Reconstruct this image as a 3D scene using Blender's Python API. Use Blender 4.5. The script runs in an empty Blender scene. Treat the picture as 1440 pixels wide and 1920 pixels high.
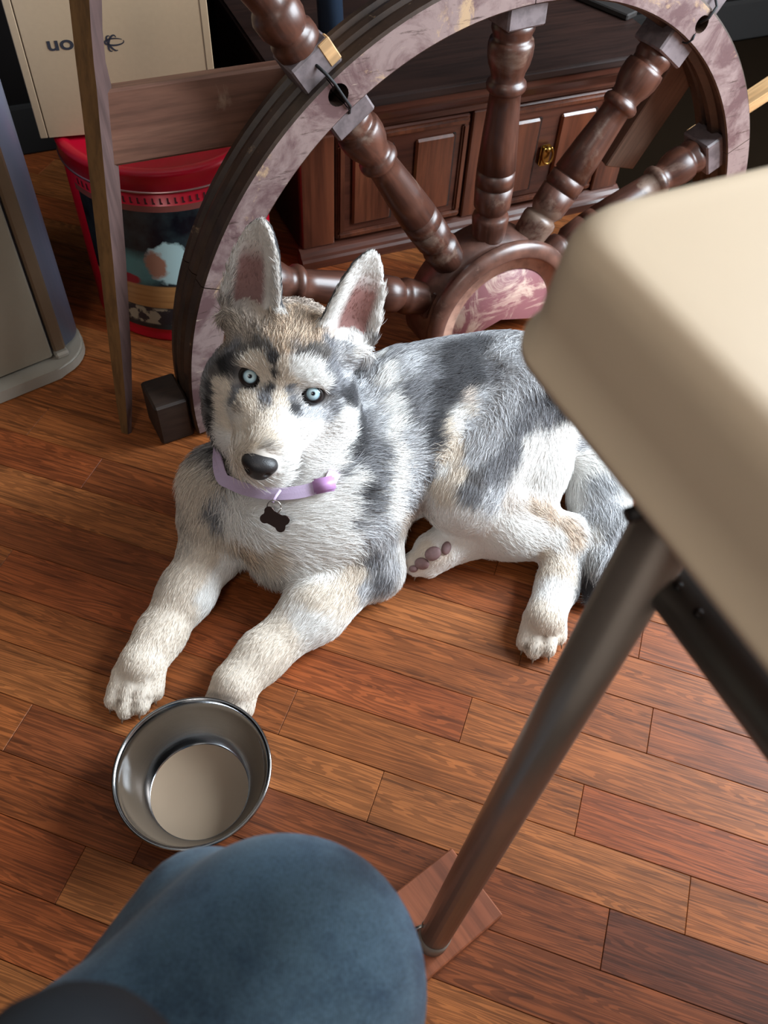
import bpy, bmesh, math, random
import numpy as np
from mathutils import Vector, Matrix
from mathutils.bvhtree import BVHTree

random.seed(7); rng = np.random.default_rng(7)
scene = bpy.context.scene
COL = scene.collection
rad = math.radians

# ---------------------------------------------------------------- camera
FPX, TILT, ROLL, CAMH = 1600.0, rad(52.04), rad(4.09), 0.886
_F = Vector((0, math.cos(TILT), -math.sin(TILT)))
_R0 = Vector((1, 0, 0)); _U0 = _R0.cross(_F)
_R = _R0*math.cos(ROLL) + _U0*math.sin(ROLL)
_U = _U0*math.cos(ROLL) - _R0*math.sin(ROLL)
cd = bpy.data.cameras.new('camera'); cam = bpy.data.objects.new('camera', cd); COL.objects.link(cam)
cam.matrix_world = Matrix(((_R.x, _U.x, -_F.x, 0), (_R.y, _U.y, -_F.y, 0), (_R.z, _U.z, -_F.z, CAMH), (0, 0, 0, 1)))
cd.sensor_fit = 'VERTICAL'; cd.sensor_height = 36; cd.sensor_width = 27; cd.lens = FPX/1920*36
cd.clip_start = 0.02
cd.dof.use_dof = True; cd.dof.focus_distance = 0.95; cd.dof.aperture_fstop = 10
scene.camera = cam
SIGHT = Vector((0, 0, CAMH))     # fixed station point the survey measurements were taken from

# ---------------------------------------------------------------- world, light, exposure
scene.view_settings.view_transform = 'Standard'
scene.view_settings.look = 'None'
scene.view_settings.gamma = 1
scene.view_settings.use_curve_mapping = False
scene.view_settings.exposure = 0.3
w = bpy.data.worlds.new('room_light'); scene.world = w; w.use_nodes = True
w.node_tree.nodes['Background'].inputs[0].default_value = (1.0, 0.95, 0.90, 1)
w.node_tree.nodes['Background'].inputs[1].default_value = 0.3

def area(name, loc, target, size, sy, power, col):
    l = bpy.data.lights.new(name, 'AREA'); l.shape = 'RECTANGLE'; l.size = size; l.size_y = sy
    l.energy = power; l.color = col
    o = bpy.data.objects.new(name, l); COL.objects.link(o); o.location = loc
    o.rotation_euler = (Vector(target) - Vector(loc)).to_track_quat('-Z', 'Y').to_euler()
    return o
area('window_daylight', (1.47, 1.32, 1.18), (0.0, 0.90, 0.2), 0.5, 1.15, 46, (0.80, 0.91, 1.0))
area('window_daylight', (1.47, 0.72, 1.18), (0.0, 0.60, 0.2), 0.5, 1.15, 46, (0.80, 0.91, 1.0))
area('fill_lamp', (-0.3, -1.2, 2.25), (-0.3, -1.2, 0), 0.5, 0.5, 11, (1.0, 0.93, 0.87))  # unseen fill light added behind the camera to lift the shadows

# ---------------------------------------------------------------- node helpers
def new_mat(name):
    m = bpy.data.materials.new(name); m.use_nodes = True
    nt = m.node_tree; b = nt.nodes['Principled BSDF']
    return m, nt, b
def N(nt, t, **kw):
    n = nt.nodes.new(t)
    for k, v in kw.items(): setattr(n, k, v)
    return n
def mixc(nt, fac, a, b, blend='MIX'):
    n = N(nt, 'ShaderNodeMix', data_type='RGBA', blend_type=blend)
    for s, v in ((n.inputs[0], fac), (n.inputs[6], a), (n.inputs[7], b)):
        if hasattr(v, 'is_linked'): nt.links.new(v, s)
        elif isinstance(v, (int, float)): s.default_value = v
        else: s.default_value = (*v[:3], 1)
    return n.outputs[2]
def ramp(nt, fac, stops):
    n = N(nt, 'ShaderNodeValToRGB'); nt.links.new(fac, n.inputs[0])
    e = n.color_ramp.elements
    while len(e) < len(stops): e.new(0.5)
    for el, (p, c) in zip(e, stops):
        el.position = p; el.color = (*c[:3], 1) if not isinstance(c, (int, float)) else (c, c, c, 1)
    return n.outputs[0]
def math_n(nt, op, a, b=0.0):
    n = N(nt, 'ShaderNodeMath', operation=op)
    for s, v in ((n.inputs[0], a), (n.inputs[1], b)):
        if hasattr(v, 'is_linked'): nt.links.new(v, s)
        else: s.default_value = v
    return n.outputs[0]
def coords(nt, scale=(1, 1, 1), rnd=False, kind='Object'):
    tc = N(nt, 'ShaderNodeTexCoord'); mp = N(nt, 'ShaderNodeMapping')
    nt.links.new(tc.outputs[kind], mp.inputs[0]); mp.inputs['Scale'].default_value = scale
    if rnd:
        oi = N(nt, 'ShaderNodeObjectInfo'); cb = N(nt, 'ShaderNodeCombineXYZ')
        for i, k in enumerate((37.0, 53.0, 71.0)):
            nt.links.new(math_n(nt, 'MULTIPLY', oi.outputs['Random'], k), cb.inputs[i])
        nt.links.new(cb.outputs[0], mp.inputs['Location'])
        return mp.outputs[0], oi.outputs['Random']
    return mp.outputs[0], None
def noise(nt, vec, scale=5, detail=4, rough=0.55, dist=0.0):
    n = N(nt, 'ShaderNodeTexNoise'); nt.links.new(vec, n.inputs['Vector'])
    n.inputs['Scale'].default_value = scale; n.inputs['Detail'].default_value = detail
    n.inputs['Roughness'].default_value = rough; n.inputs['Distortion'].default_value = dist
    return n.outputs[0]
def bump(nt, b, h, strength=0.3, dist=0.001):
    n = N(nt, 'ShaderNodeBump'); n.inputs['Strength'].default_value = strength; n.inputs['Distance'].default_value = dist
    nt.links.new(h, n.inputs['Height']); nt.links.new(n.outputs[0], b.inputs['Normal'])
def srgb(r, g, b):
    f = lambda c: c/12.92 if c <= 0.04045 else ((c+0.055)/1.055)**2.4
    return (f(r/255), f(g/255), f(b/255))

def plain(name, col, rough=0.5, metal=0.0, var=0.08, sc=40, bmp=0.0):
    m, nt, b = new_mat(name)
    v, _ = coords(nt)
    nn = noise(nt, v, sc, 3)
    c = mixc(nt, nn, [x*(1-var) for x in col], [min(1, x*(1+var)) for x in col])
    nt.links.new(c, b.inputs['Base Color'])
    b.inputs['Roughness'].default_value = rough; b.inputs['Metallic'].default_value = metal
    if bmp: bump(nt, b, nn, bmp, 0.0005)
    return m

def grain_wood(name, dark, light, rough=0.4, along=(1, 14, 14), fine=(6, 160, 160), rnd=True, wear=None, wear_amt=0.5, wear_scale=9, wear_stretch=(1, 1, 1), tint=0.0, bmp=0.25, coat=0.0, kind='Object'):
    m, nt, b = new_mat(name)
    v, r = coords(nt, along, rnd, kind)
    big = noise(nt, v, 2.2, 6, 0.6, 0.6)
    v2, _ = coords(nt, fine, rnd, kind)
    fi = noise(nt, v2, 1.0, 3, 0.6)
    c = ramp(nt, big, [(0.28, dark), (0.72, light)])
    fr = ramp(nt, fi, [(0.38, 0.55), (0.56, 1.0)])
    c = mixc(nt, 0.75, c, fr, 'MULTIPLY')
    hh = fi
    if wear:
        v3, _ = coords(nt, wear_stretch, rnd, kind)
        wn = noise(nt, v3, wear_scale, 8, 0.68, 0.4)
        mk = ramp(nt, wn, [(wear_amt, 0.0), (wear_amt+0.09, 1.0)])
        c = mixc(nt, mk, c, wear)
    nt.links.new(c, b.inputs['Base Color'])
    b.inputs['Roughness'].default_value = rough
    b.inputs['Coat Weight'].default_value = coat; b.inputs['Coat Roughness'].default_value = 0.25
    bump(nt, b, hh, bmp, 0.0006)
    return m

# ---------------------------------------------------------------- geometry helpers
def obj(name, bm, mat, parent=None, smooth=False, mw=None):
    me = bpy.data.meshes.new(name)
    bmesh.ops.recalc_face_normals(bm, faces=bm.faces[:])
    bm.to_mesh(me); bm.free()
    return obj_me(name, me, mat, parent, smooth, mw)
def obj_me(name, me, mat, parent=None, smooth=False, mw=None):
    if mat: me.materials.append(mat)
    if smooth: me.polygons.foreach_set('use_smooth', [True]*len(me.polygons))
    o = bpy.data.objects.new(name, me); COL.objects.link(o)
    if parent: o.parent = parent
    if mw is not None: o.matrix_local = mw
    return o
def empty(name, loc=(0, 0, 0), rotz=0, mw=None):
    o = bpy.data.objects.new(name, None); COL.objects.link(o); o.empty_display_size = 0.05
    if mw is not None: o.matrix_world = mw
    else: o.location = loc; o.rotation_euler = (0, 0, rotz)
    return o
def tag(o, label=None, cat=None, group=None, kind=None):
    for k, v in (('label', label), ('category', cat), ('group', group), ('kind', kind)):
        if v: o[k] = v
    return o
def bm_box(x0, x1, y0, y1, z0, z1, bev=0.0, seg=1, bm=None):
    b2 = bmesh.new()
    r = bmesh.ops.create_cube(b2, size=1)
    for v in b2.verts:
        v.co = Vector((x0+(v.co.x+.5)*(x1-x0), y0+(v.co.y+.5)*(y1-y0), z0+(v.co.z+.5)*(z1-z0)))
    if bev: bmesh.ops.bevel(b2, geom=b2.edges[:], offset=bev, segments=seg, affect='EDGES')
    return join(bm, b2)
def join(bm, b2):
    if bm is None: return b2
    me = bpy.data.meshes.new('tmp'); b2.to_mesh(me); b2.free(); bm.from_mesh(me); bpy.data.meshes.remove(me)
    return bm
def bm_lathe(prof, segs=48, a0=0.0, a1=2*math.pi, closed_prof=False, bm=None):
    b = bm or bmesh.new(); full = abs(a1-a0-2*math.pi) < 1e-6
    n = segs if full else segs+1; rings = []
    for i in range(n):
        a = a0+(a1-a0)*i/segs; c, s = math.cos(a), math.sin(a)
        rings.append([b.verts.new((r*c, r*s, z)) for r, z in prof])
    m = len(prof)
    for i in range(segs):
        A, B = rings[i], rings[(i+1) % n]
        for j in range(m if closed_prof else m-1):
            k = (j+1) % m
            try: b.faces.new((A[j], B[j], B[k], A[k]))
            except ValueError: pass
    if closed_prof and not full:
        b.faces.new(rings[0]); b.faces.new(list(reversed(rings[-1])))
    bmesh.ops.remove_doubles(b, verts=b.verts[:], dist=1e-6)
    return b
def bm_tube(pts, r, seg=12, cap=True, bm=None):
    b = bm or bmesh.new(); pts = [Vector(p) for p in pts]; rs = r if hasattr(r, '__len__') else [r]*len(pts)
    t0 = (pts[1]-pts[0]).normalized(); up = Vector((0, 0, 1)) if abs(t0.z) < .9 else Vector((1, 0, 0))
    u = t0.cross(up).normalized(); rings = []
    for i, p in enumerate(pts):
        t = ((pts[min(i+1, len(pts)-1)]-pts[max(i-1, 0)])).normalized()
        u = (u - t*u.dot(t)).normalized(); v = t.cross(u)
        rings.append([b.verts.new(p+(u*math.cos(2*math.pi*k/seg)+v*math.sin(2*math.pi*k/seg))*rs[i]) for k in range(seg)])
    for A, B in zip(rings, rings[1:]):
        for k in range(seg): b.faces.new((A[k], A[(k+1) % seg], B[(k+1) % seg], B[k]))
    if cap: b.faces.new(rings[0][::-1]); b.faces.new(rings[-1])
    return b
def bm_prism(poly, z0, z1, bev=0.0, seg=2):
    b = bmesh.new()
    lo = [b.verts.new((x, y, z0)) for x, y in poly]; hi = [b.verts.new((x, y, z1)) for x, y in poly]
    n = len(poly)
    b.faces.new(lo[::-1]); b.faces.new(hi)
    for i in range(n): b.faces.new((lo[i], lo[(i+1) % n], hi[(i+1) % n], hi[i]))
    if bev:
        es = [e for e in b.edges if abs(e.verts[0].co.z-e.verts[1].co.z) < 1e-9]
        bmesh.ops.bevel(b, geom=es, offset=bev, segments=seg, affect='EDGES')
    return b
def frame(loc, az):
    return Matrix.Translation(loc) @ Matrix.Rotation(az, 4, 'Z')
def round_rect(x0, x1, y0, y1, rr, n=8):
    """corner radii rr = (x0y0, x1y0, x1y1, x0y1)"""
    pts = []
    for (cx, cy, a, r) in ((x0, y0, 180, rr[0]), (x1, y0, 270, rr[1]), (x1, y1, 0, rr[2]), (x0, y1, 90, rr[3])):
        ox = cx + (r if cx == x0 else -r); oy = cy + (r if cy == y0 else -r)
        if r < 1e-5: pts.append((cx, cy)); continue
        for i in range(n+1):
            t = rad(a+90*i/n); pts.append((ox+r*math.cos(t), oy+r*math.sin(t)))
    return pts

# ---------------------------------------------------------------- signed-distance sculpting (dog, leg, nose)
class SDF:
    def __init__(s, lo, hi, h):
        s.lo = np.array(lo, float); s.h = h
        s.n = np.ceil((np.array(hi)-s.lo)/h).astype(int)+1
        s.D = np.full(s.n, 1.0, np.float32)
        s.ax = [s.lo[i]+h*np.arange(s.n[i]) for i in range(3)]
    def region(s, lo, hi):
        i0 = np.maximum(0, np.floor((np.array(lo)-s.lo)/s.h).astype(int)); i1 = np.minimum(s.n, np.ceil((np.array(hi)-s.lo)/s.h).astype(int)+1)
        sl = tuple(slice(a, b) for a, b in zip(i0, i1))
        g = np.meshgrid(*[s.ax[i][sl[i]] for i in range(3)], indexing='ij')
        return sl, np.stack(g, -1)
    def add(s, fn, lo, hi, k=0.015, sub=False):
        pad = k+2*s.h
        sl, P = s.region(np.array(lo)-pad, np.array(hi)+pad)
        if 0 in P.shape: return
        d = fn(P).astype(np.float32); A = s.D[sl]
        if sub:
            h = np.clip(0.5-0.5*(A+d)/k, 0, 1); s.D[sl] = A*(1-h)-d*h + k*h*(1-h)
        else:
            h = np.clip(0.5+0.5*(d-A)/k, 0, 1); s.D[sl] = d*(1-h)+A*h - k*h*(1-h)
    def cone(s, a, b, r1, r2, k=0.015):
        a = np.array(a, float); b = np.array(b, float); m = max(r1, r2)
        s.add(lambda P: cone_d(P, a, b, r1, r2), np.minimum(a, b)-m, np.maximum(a, b)+m, k)
    def mesh(s):
        D = s.D; n = D.shape; sg = D < 0
        cnt = np.zeros([x-1 for x in n], np.float32); acc = np.zeros(list(cnt.shape)+[3], np.float32)
        for ax in range(3):
            for da in (0, 1):
                for db in (0, 1):
                    o1, o2 = [i for i in range(3) if i != ax]
                    sA = [None]*3; sB = [None]*3
                    sA[ax] = slice(0, n[ax]-1); sB[ax] = slice(1, n[ax])
                    for o, dd in ((o1, da), (o2, db)): sA[o] = sB[o] = slice(dd, n[o]-1+dd)
                    A = D[tuple(sA)]; B = D[tuple(sB)]; cr = (A < 0) != (B < 0)
                    t = np.where(cr, A/np.where(cr, A-B, 1), 0)
                    cnt += cr; acc[..., ax] += t*cr; acc[..., o1] += da*cr; acc[..., o2] += db*cr
        act = cnt > 0; idx = np.full(cnt.shape, -1, np.int64); idx[act] = np.arange(act.sum())
        I = np.argwhere(act)
        V = s.lo + (I + acc[act]/cnt[act][:, None])*s.h
        Fs = []
        for ax in range(3):
            o1, o2 = [i for i in range(3) if i != ax]
            sl = [slice(1, -1)]*3; sl[ax] = slice(0, n[ax]-1)
            sB = list(sl); sB[ax] = slice(1, n[ax])
            A = sg[tuple(sl)]; B = sg[tuple(sB)]; e = np.argwhere(A != B); fl = A[A != B]
            base = e.copy(); base[:, o1] += 1; base[:, o2] += 1
            q = []
            for d1, d2 in ((-1, -1), (0, -1), (0, 0), (-1, 0)):
                b = base.copy(); b[:, o1] += d1; b[:, o2] += d2
                q.append(idx[b[:, 0], b[:, 1], b[:, 2]])
            q = np.stack(q, 1)
            if ax == 1: fl = ~fl
            q[~fl] = q[~fl][:, ::-1]
            Fs.append(q)
        return V, np.concatenate(Fs)
def cone_d(P, a, b, r1, r2):
    ab = b-a; L = max((ab@ab), 1e-9)
    h = np.clip(((P-a)@ab)/L, 0, 1)
    return np.linalg.norm(P-a-h[..., None]*ab, axis=-1)-(r1+h*(r2-r1))
def ell_d(Q, r):
    r = np.array(r, float)
    k0 = np.linalg.norm(Q/r, axis=-1); k1 = np.linalg.norm(Q/(r*r), axis=-1)
    return k0*(k0-1)/np.maximum(k1, 1e-6)
def mesh_np(name, V, F):
    me = bpy.data.meshes.new(name)
    me.vertices.add(len(V)); me.vertices.foreach_set('co', np.asarray(V, np.float32).ravel())
    me.loops.add(len(F)*4); me.loops.foreach_set('vertex_index', np.asarray(F, np.int32).ravel())
    me.polygons.add(len(F)); me.polygons.foreach_set('loop_start', np.arange(len(F), dtype=np.int32)*4)
    me.update(calc_edges=True); me.validate()
    return me
def at(px, py, z):
    """floor-referenced point at height z on the sight line of a photo measurement"""
    d = _F + _R*((px-720)/FPX) + _U*((960-py)/FPX)
    t = (z-CAMH)/d.z
    return np.array((d.x*t, d.y*t, z))
def ray_dir(px, py):
    return (_F + _R*((px-720)/FPX) + _U*((960-py)/FPX)).normalized()

# ================================================================ THE ROOM
# ---- floor: strip-oak planks, each one an object
PSI = rad(-15.2554); PW, PO = 0.057176, -0.56416
tv = Vector((math.cos(PSI), math.sin(PSI), 0)); nv = Vector((math.sin(PSI), -math.cos(PSI), 0))
m_plank, nt, b = new_mat('oak_plank')
v, r = coords(nt, (1.1, 22, 22), True)
big = noise(nt, v, 2.0, 3, 0.5, 0.5)
rings = N(nt, 'ShaderNodeMath', operation='SINE'); nt.links.new(math_n(nt, 'MULTIPLY', big, 150.0), rings.inputs[0])
ringm = ramp(nt, rings.outputs[0], [(0.02, 0.34), (0.30, 1.0)])
v2, _ = coords(nt, (7, 190, 190), True)
fi = noise(nt, v2, 1.1, 4, 0.65)
oc = N(nt, 'ShaderNodeObjectInfo')
bl, _ = coords(nt, (5, 12, 12), True)
blot = ramp(nt, noise(nt, bl, 1.6, 5, .6), [(0.3, (0.68, 0.62, 0.58)), (0.7, (1.10, 1.06, 1.0))])
c = mixc(nt, 1.0, oc.outputs['Color'], blot, 'MULTIPLY')
c = mixc(nt, 0.55, c, ringm, 'MULTIPLY')
c = mixc(nt, 0.75, c, ramp(nt, fi, [(0.36, 0.40), (0.52, 1.0)]), 'MULTIPLY')
nt.links.new(c, b.inputs['Base Color'])
b.inputs['Roughness'].default_value = 0.5; b.inputs['Specular IOR Level'].default_value = 0.28
bump(nt, b, fi, 0.35, 0.0005)
m_gap = plain('floor_gap', (0.008, 0.005, 0.003), 1.0)
m_gap.node_tree.nodes['Principled BSDF'].inputs['Specular IOR Level'].default_value = 0.0
fl = tag(obj('floor', bm_box(-1.6, 2.2, -1.4, 2.4, -0.03, -0.004), m_gap), kind='structure')
KNOWN = {-2: [-0.688], -1: [-0.570], 0: [0.037], 1: [0.194], 2: [-0.004], 3: [0.135, -0.193], 4: [0.254, -0.071], 5: [0.181]}
for k in range(-17, 14):
    ctr = tv*0.0 + nv*(PO+(k+0.5)*PW)
    # u-range wide enough for everything the lens and a sideways step can see
    u0, u1 = -1.15, 1.25
    cuts = sorted(KNOWN.get(k, []))
    if not cuts: cuts = [random.uniform(-0.3, 0.3)]
    while cuts[-1] < u1: cuts.append(cuts[-1]+random.uniform(0.38, 0.85))
    while cuts[0] > u0: cuts.insert(0, cuts[0]-random.uniform(0.38, 0.85))
    for a, bb in zip(cuts, cuts[1:]):
        L = bb-a
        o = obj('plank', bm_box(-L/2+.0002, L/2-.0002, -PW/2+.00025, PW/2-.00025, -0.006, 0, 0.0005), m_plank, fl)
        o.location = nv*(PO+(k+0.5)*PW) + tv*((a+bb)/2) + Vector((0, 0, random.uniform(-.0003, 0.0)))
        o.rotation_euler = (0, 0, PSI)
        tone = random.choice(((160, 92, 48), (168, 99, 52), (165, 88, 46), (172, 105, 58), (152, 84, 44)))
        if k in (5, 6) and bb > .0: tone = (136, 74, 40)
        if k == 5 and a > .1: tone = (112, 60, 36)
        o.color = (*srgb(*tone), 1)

# ---- walls (dark corner behind the furniture)
AZ = rad(25.8)
m_wall = plain('dark_panelling', srgb(20, 17, 16), 1.0, 0, 0.15, 6)
m_wall.node_tree.nodes['Principled BSDF'].inputs['Specular IOR Level'].default_value = 0.05
bw = frame((0.150, 1.918, 0), AZ)
tag(obj('wall_back', bm_box(-1.7, 2.2, 0, 0.08, 0, 2.4), m_wall, None, mw=bw), kind='structure')
tag(obj('wall_left', bm_box(-1.53, -1.45, -2.2, 1.32, 0, 2.4), m_wall), kind='structure')
m_plaster = plain('cream_plaster', srgb(224, 220, 214), 0.9, 0, 0.03, 20)
tag(obj('wall_front', bm_box(-1.53, 1.6, -2.28, -2.2, 0, 2.4), m_plaster), kind='structure')
b = bm_box(1.52, 1.6, -2.2, 0.42, 0, 2.4); b = bm_box(1.52, 1.6, 1.62, 2.7, 0, 2.4, 0, 1, b); b = bm_box(1.52, 1.6, 0.42, 1.62, 0, 0.58, 0, 1, b); b = bm_box(1.52, 1.6, 0.42, 1.62, 1.78, 2.4, 0, 1, b)
tag(obj('wall_right', b, m_plaster), kind='structure')
b = None
for y0, y1, z0, z1 in ((.42, .46, .58, 1.78), (1.58, 1.62, .58, 1.78), (1.0, 1.04, .58, 1.78), (.46, 1.58, .58, .62), (.46, 1.58, 1.74, 1.78)): b = bm_box(1.50, 1.58, y0, y1, z0, z1, 0, 1, b)
tag(obj('window_1', b, plain('white_window_frame', srgb(230, 230, 226), 0.5)), kind='structure')
tag(obj('ceiling', bm_box(-1.6, 1.7, -2.3, 2.8, 2.4, 2.46), m_plaster), kind='structure')
m_base = plain('dark_baseboard', srgb(18, 14, 12), 1.0)
tag(obj('baseboard_back', bm_box(-1.7, 2.2, -0.015, 0, 0, 0.09, 0.004), m_base, None, mw=bw), kind='structure')

# ================================================================ SHIP'S WHEEL (half wheel standing on its cut edge)
WAZ, WEL = rad(31.419), rad(2.494)
wn_ = Vector((math.sin(WAZ)*math.cos(WEL), -math.cos(WAZ)*math.cos(WEL), math.sin(WEL)))
wa = Vector((math.cos(WAZ), math.sin(WAZ), 0)); wb = wn_.cross(wa)
WC = Vector((0.1455, 1.05, 0.043))
WM = Matrix(((wa.x, wb.x, wn_.x, WC.x), (wa.y, wb.y, wn_.y, WC.y), (wa.z, wb.z, wn_.z, WC.z), (0, 0, 0, 1)))
m_rim, nt, b = new_mat('worn_maroon_rim')
v, r = coords(nt, (1, 1, 1))
n1 = noise(nt, v, 14, 8, 0.7, 0.5); n2 = noise(nt, v, 38, 6, 0.7); n3 = noise(nt, v, 5, 3)
geo = N(nt, 'ShaderNodeTexCoord')
sep = N(nt, 'ShaderNodeSeparateXYZ'); nt.links.new(geo.outputs['Normal'], sep.inputs[0])
face = ramp(nt, sep.outputs[2], [(0.92, 0.0), (0.975, 1.0)])    # the flat painted front keeps a chalky maroon coat, the turned sides are bare varnish
front = mixc(nt, ramp(nt, n1, [(0.42, 0.0), (0.56, 1.0)]), srgb(94, 70, 70), srgb(134, 114, 110))
vs_, _ = coords(nt, (9, 60, 30)); n4 = noise(nt, vs_, 1.6, 6, 0.7); n5 = noise(nt, v, 7, 9, 0.75, 0.8)
front = mixc(nt, ramp(nt, n4, [(0.64, 0.0), (0.70, 1.0)]), front, srgb(160, 142, 128))
front = mixc(nt, ramp(nt, n5, [(0.57, 0.0), (0.63, 1.0)]), front, srgb(168, 140, 110))
front = mixc(nt, ramp(nt, n4, [(0.34, 1.0), (0.42, 0.0)]), front, srgb(66, 48, 44))
side = mixc(nt, ramp(nt, n1, [(0.35, 0.0), (0.7, 1.0)]), srgb(36, 24, 19), srgb(74, 54, 41))
side = mixc(nt, ramp(nt, n2, [(0.64, 0.0), (0.72, 1.0)]), side, srgb(128, 104, 80))
c = mixc(nt, face, side, front)
nt.links.new(c, b.inputs['Base Color']); b.inputs['Roughness'].default_value = 0.48
bump(nt, b, n2, 0.35, 0.0008)
m_spoke = grain_wood('varnished_spoke', srgb(52, 29, 23), srgb(98, 60, 46), 0.38, (6, 6, 1.5), (120, 120, 9), True, srgb(112, 92, 80), 0.55, 9, coat=0.12)
m_raw = grain_wood('raw_split_wood', srgb(176, 130, 84), srgb(220, 180, 130), 0.6, (2, 10, 10), (8, 90, 90))
m_grey = grain_wood('worn_grey_block', srgb(84, 72, 72), srgb(130, 118, 120), 0.55, (3, 3, 3), (60, 60, 60))
m_hubface, nt, b = new_mat('scratched_hub_paint')
v, r = coords(nt, (1, 1, 1)); v2, _ = coords(nt, (3, 26, 26))
k1 = ramp(nt, noise(nt, v, 16, 8, 0.72, 0.8), [(0.5, 0.0), (0.6, 1.0)])
k2 = ramp(nt, noise(nt, v2, 3, 6, 0.7), [(0.56, 0.0), (0.62, 1.0)])
c = mixc(nt, k1, srgb(122, 76, 80), srgb(176, 150, 136)); c = mixc(nt, k2, c, srgb(164, 132, 122))
nt.links.new(c, b.inputs['Base Color']); b.inputs['Roughness'].default_value = 0.5
m_dark = plain('dark_bore', srgb(38, 24, 18), 0.8)

wheel = tag(empty('ship_wheel', mw=WM), 'large old turned-spoke wooden ship wheel with worn maroon rim behind the dog', 'ship wheel')
RO, RI, RD = 0.483, 0.438, 0.0735
spk = [156.4, 123.7, 90.7, 54.3, 22.9]
def rim_prof():
    return [(RI, -0.002), (RI+.002, 0), (RO-.003, 0), (RO, -.003), (RO, -.020), (RO-.004, -.024), (RO-.004, -.030), (RO, -.034),
            (RO+.001, -.043), (RO-.001, -.050), (RO-.006, -.054), (RO-.006, -.058), (RO-.001, -.062), (RO-.001, -.070), (RO-.005, -RD),
            (RI+.004, -RD), (RI, -.070), (RI, -.054), (RI+.005, -.050), (RI+.005, -.044), (RI-.004, -.038), (RI-.004, -.028), (RI+.004, -.022), (RI+.004, -.014), (RI, -.010)]
def apply_bool(o, cutter_bm):
    me = bpy.data.meshes.new('cut'); bmesh.ops.recalc_face_normals(cutter_bm, faces=cutter_bm.faces[:]); cutter_bm.to_mesh(me); cutter_bm.free()
    co = bpy.data.objects.new('cut', me); COL.objects.link(co); co.parent = o.parent
    md = o.modifiers.new('b', 'BOOLEAN'); md.object = co; md.operation = 'DIFFERENCE'; md.solver = 'EXACT'
    bpy.context.view_layer.update()
    dg = bpy.context.evaluated_depsgraph_get()
    nm = bpy.data.meshes.new_from_object(o.evaluated_get(dg))
    o.modifiers.clear(); old = o.data; o.data = nm
    bpy.data.objects.remove(co); bpy.data.meshes.remove(me); bpy.data.meshes.remove(old)
bounds = [-4.4, 22.9, 54.3, 90.7, 123.7, 156.4, 184.2]
for a0, a1 in zip(bounds, bounds[1:]):
    g = 0.08
    bmx = bm_lathe(rim_prof(), max(6, int((a1-a0)/2)), rad(a0+g), rad(a1-g), closed_prof=True)
    fo = obj('felloe', bmx, m_rim, wheel)
    for s in spk:
        if abs(a0-s) < .1 or abs(a1-s) < .1:
            if s in (123.7, 54.3):
                rr = (RO+RI)/2+.002; A = rad(s)
                c0 = Vector((rr*math.cos(A), rr*math.sin(A), 0))
                apply_bool(fo, bm_tube([c0+Vector((0, 0, .02)), c0+Vector((0, 0, -.03))], 0.0125 if s > 100 else 0.011, 20))
# turned spoke along +x, from hub (r .10) to the inner rim
prof = [(.112, .021), (.120, .0235), (.128, .0245), (.140, .0255), (.150, .0265), (.156, .0250), (.160, .0200), (.163, .0215), (.170, .0258), (.200, .0268), (.2005, .0250), (.2025, .0250), (.203, .0268),
        (.222, .0265), (.2225, .0247), (.2245, .0247), (.225, .0264), (.270, .0238), (.310, .0208), (.326, .0200), (.328, .0225), (.331, .0250), (.335, .0258), (.339, .0250), (.342, .0222), (.344, .0205),
        (.352, .0220), (.362, .0262), (.372, .0282), (.384, .0284), (.390, .0268), (.3905, .0235), (.396, .0240), (.402, .0265), (.408, .0262), (.410, .0240)]
def ax_mat(ang, z):   # lathe axis z -> radial direction
    A = rad(ang); d = Vector((math.cos(A), math.sin(A), 0)); s = Vector((-math.sin(A), math.cos(A), 0)); n = Vector((0, 0, 1))
    return Matrix(((s.x, n.x, d.x, 0), (s.y, n.y, d.y, 0), (s.z, n.z, d.z, z), (0, 0, 0, 1)))
for i, s in enumerate(spk):
    bmx = bm_lathe([(r, x) for x, r in prof], 28)
    sp = obj('spoke', bmx, m_spoke, wheel, True, ax_mat(s, -.037))
    h = .0275
    sb = obj('spoke_block', bm_box(-h, h, -h, h, .409, RI+.004, .0025), m_grey, sp)
    obj('spoke_root', bm_box(-.0225, .0225, -.0225, .0225, .092, .119, .003), m_spoke, sp)
    if s in (123.7, 90.7, 54.3):    # handles surviving outside the rim
        hp = [(.513, .026), (.520, .027), (.528, .0265), (.532, .0215), (.536, .024), (.545, .027), (.560, .0275), (.566, .024), (.570, .019), (.585, .0205), (.610, .0235), (.640, .0225), (.662, .015), (.668, .0)]
        hd = obj('handle', bm_lathe([(r, x) for x, r in hp], 28), m_spoke, sp, True)
        hb = obj('handle_block', bm_box(-.0265, .0265, -.0265, .0265, RO-.006, .514, .0025), m_grey, sp)
        if s == 123.7:
            obj('split_face', bm_box(-.0272, -.0120, .0150, .0273, RO+.002, RO+.0305, .0012), m_raw, sp)
            hb.data.materials.append(m_raw)
            for p in hb.data.polygons:
                if p.normal.x < -.9: p.material_index = 1
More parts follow.
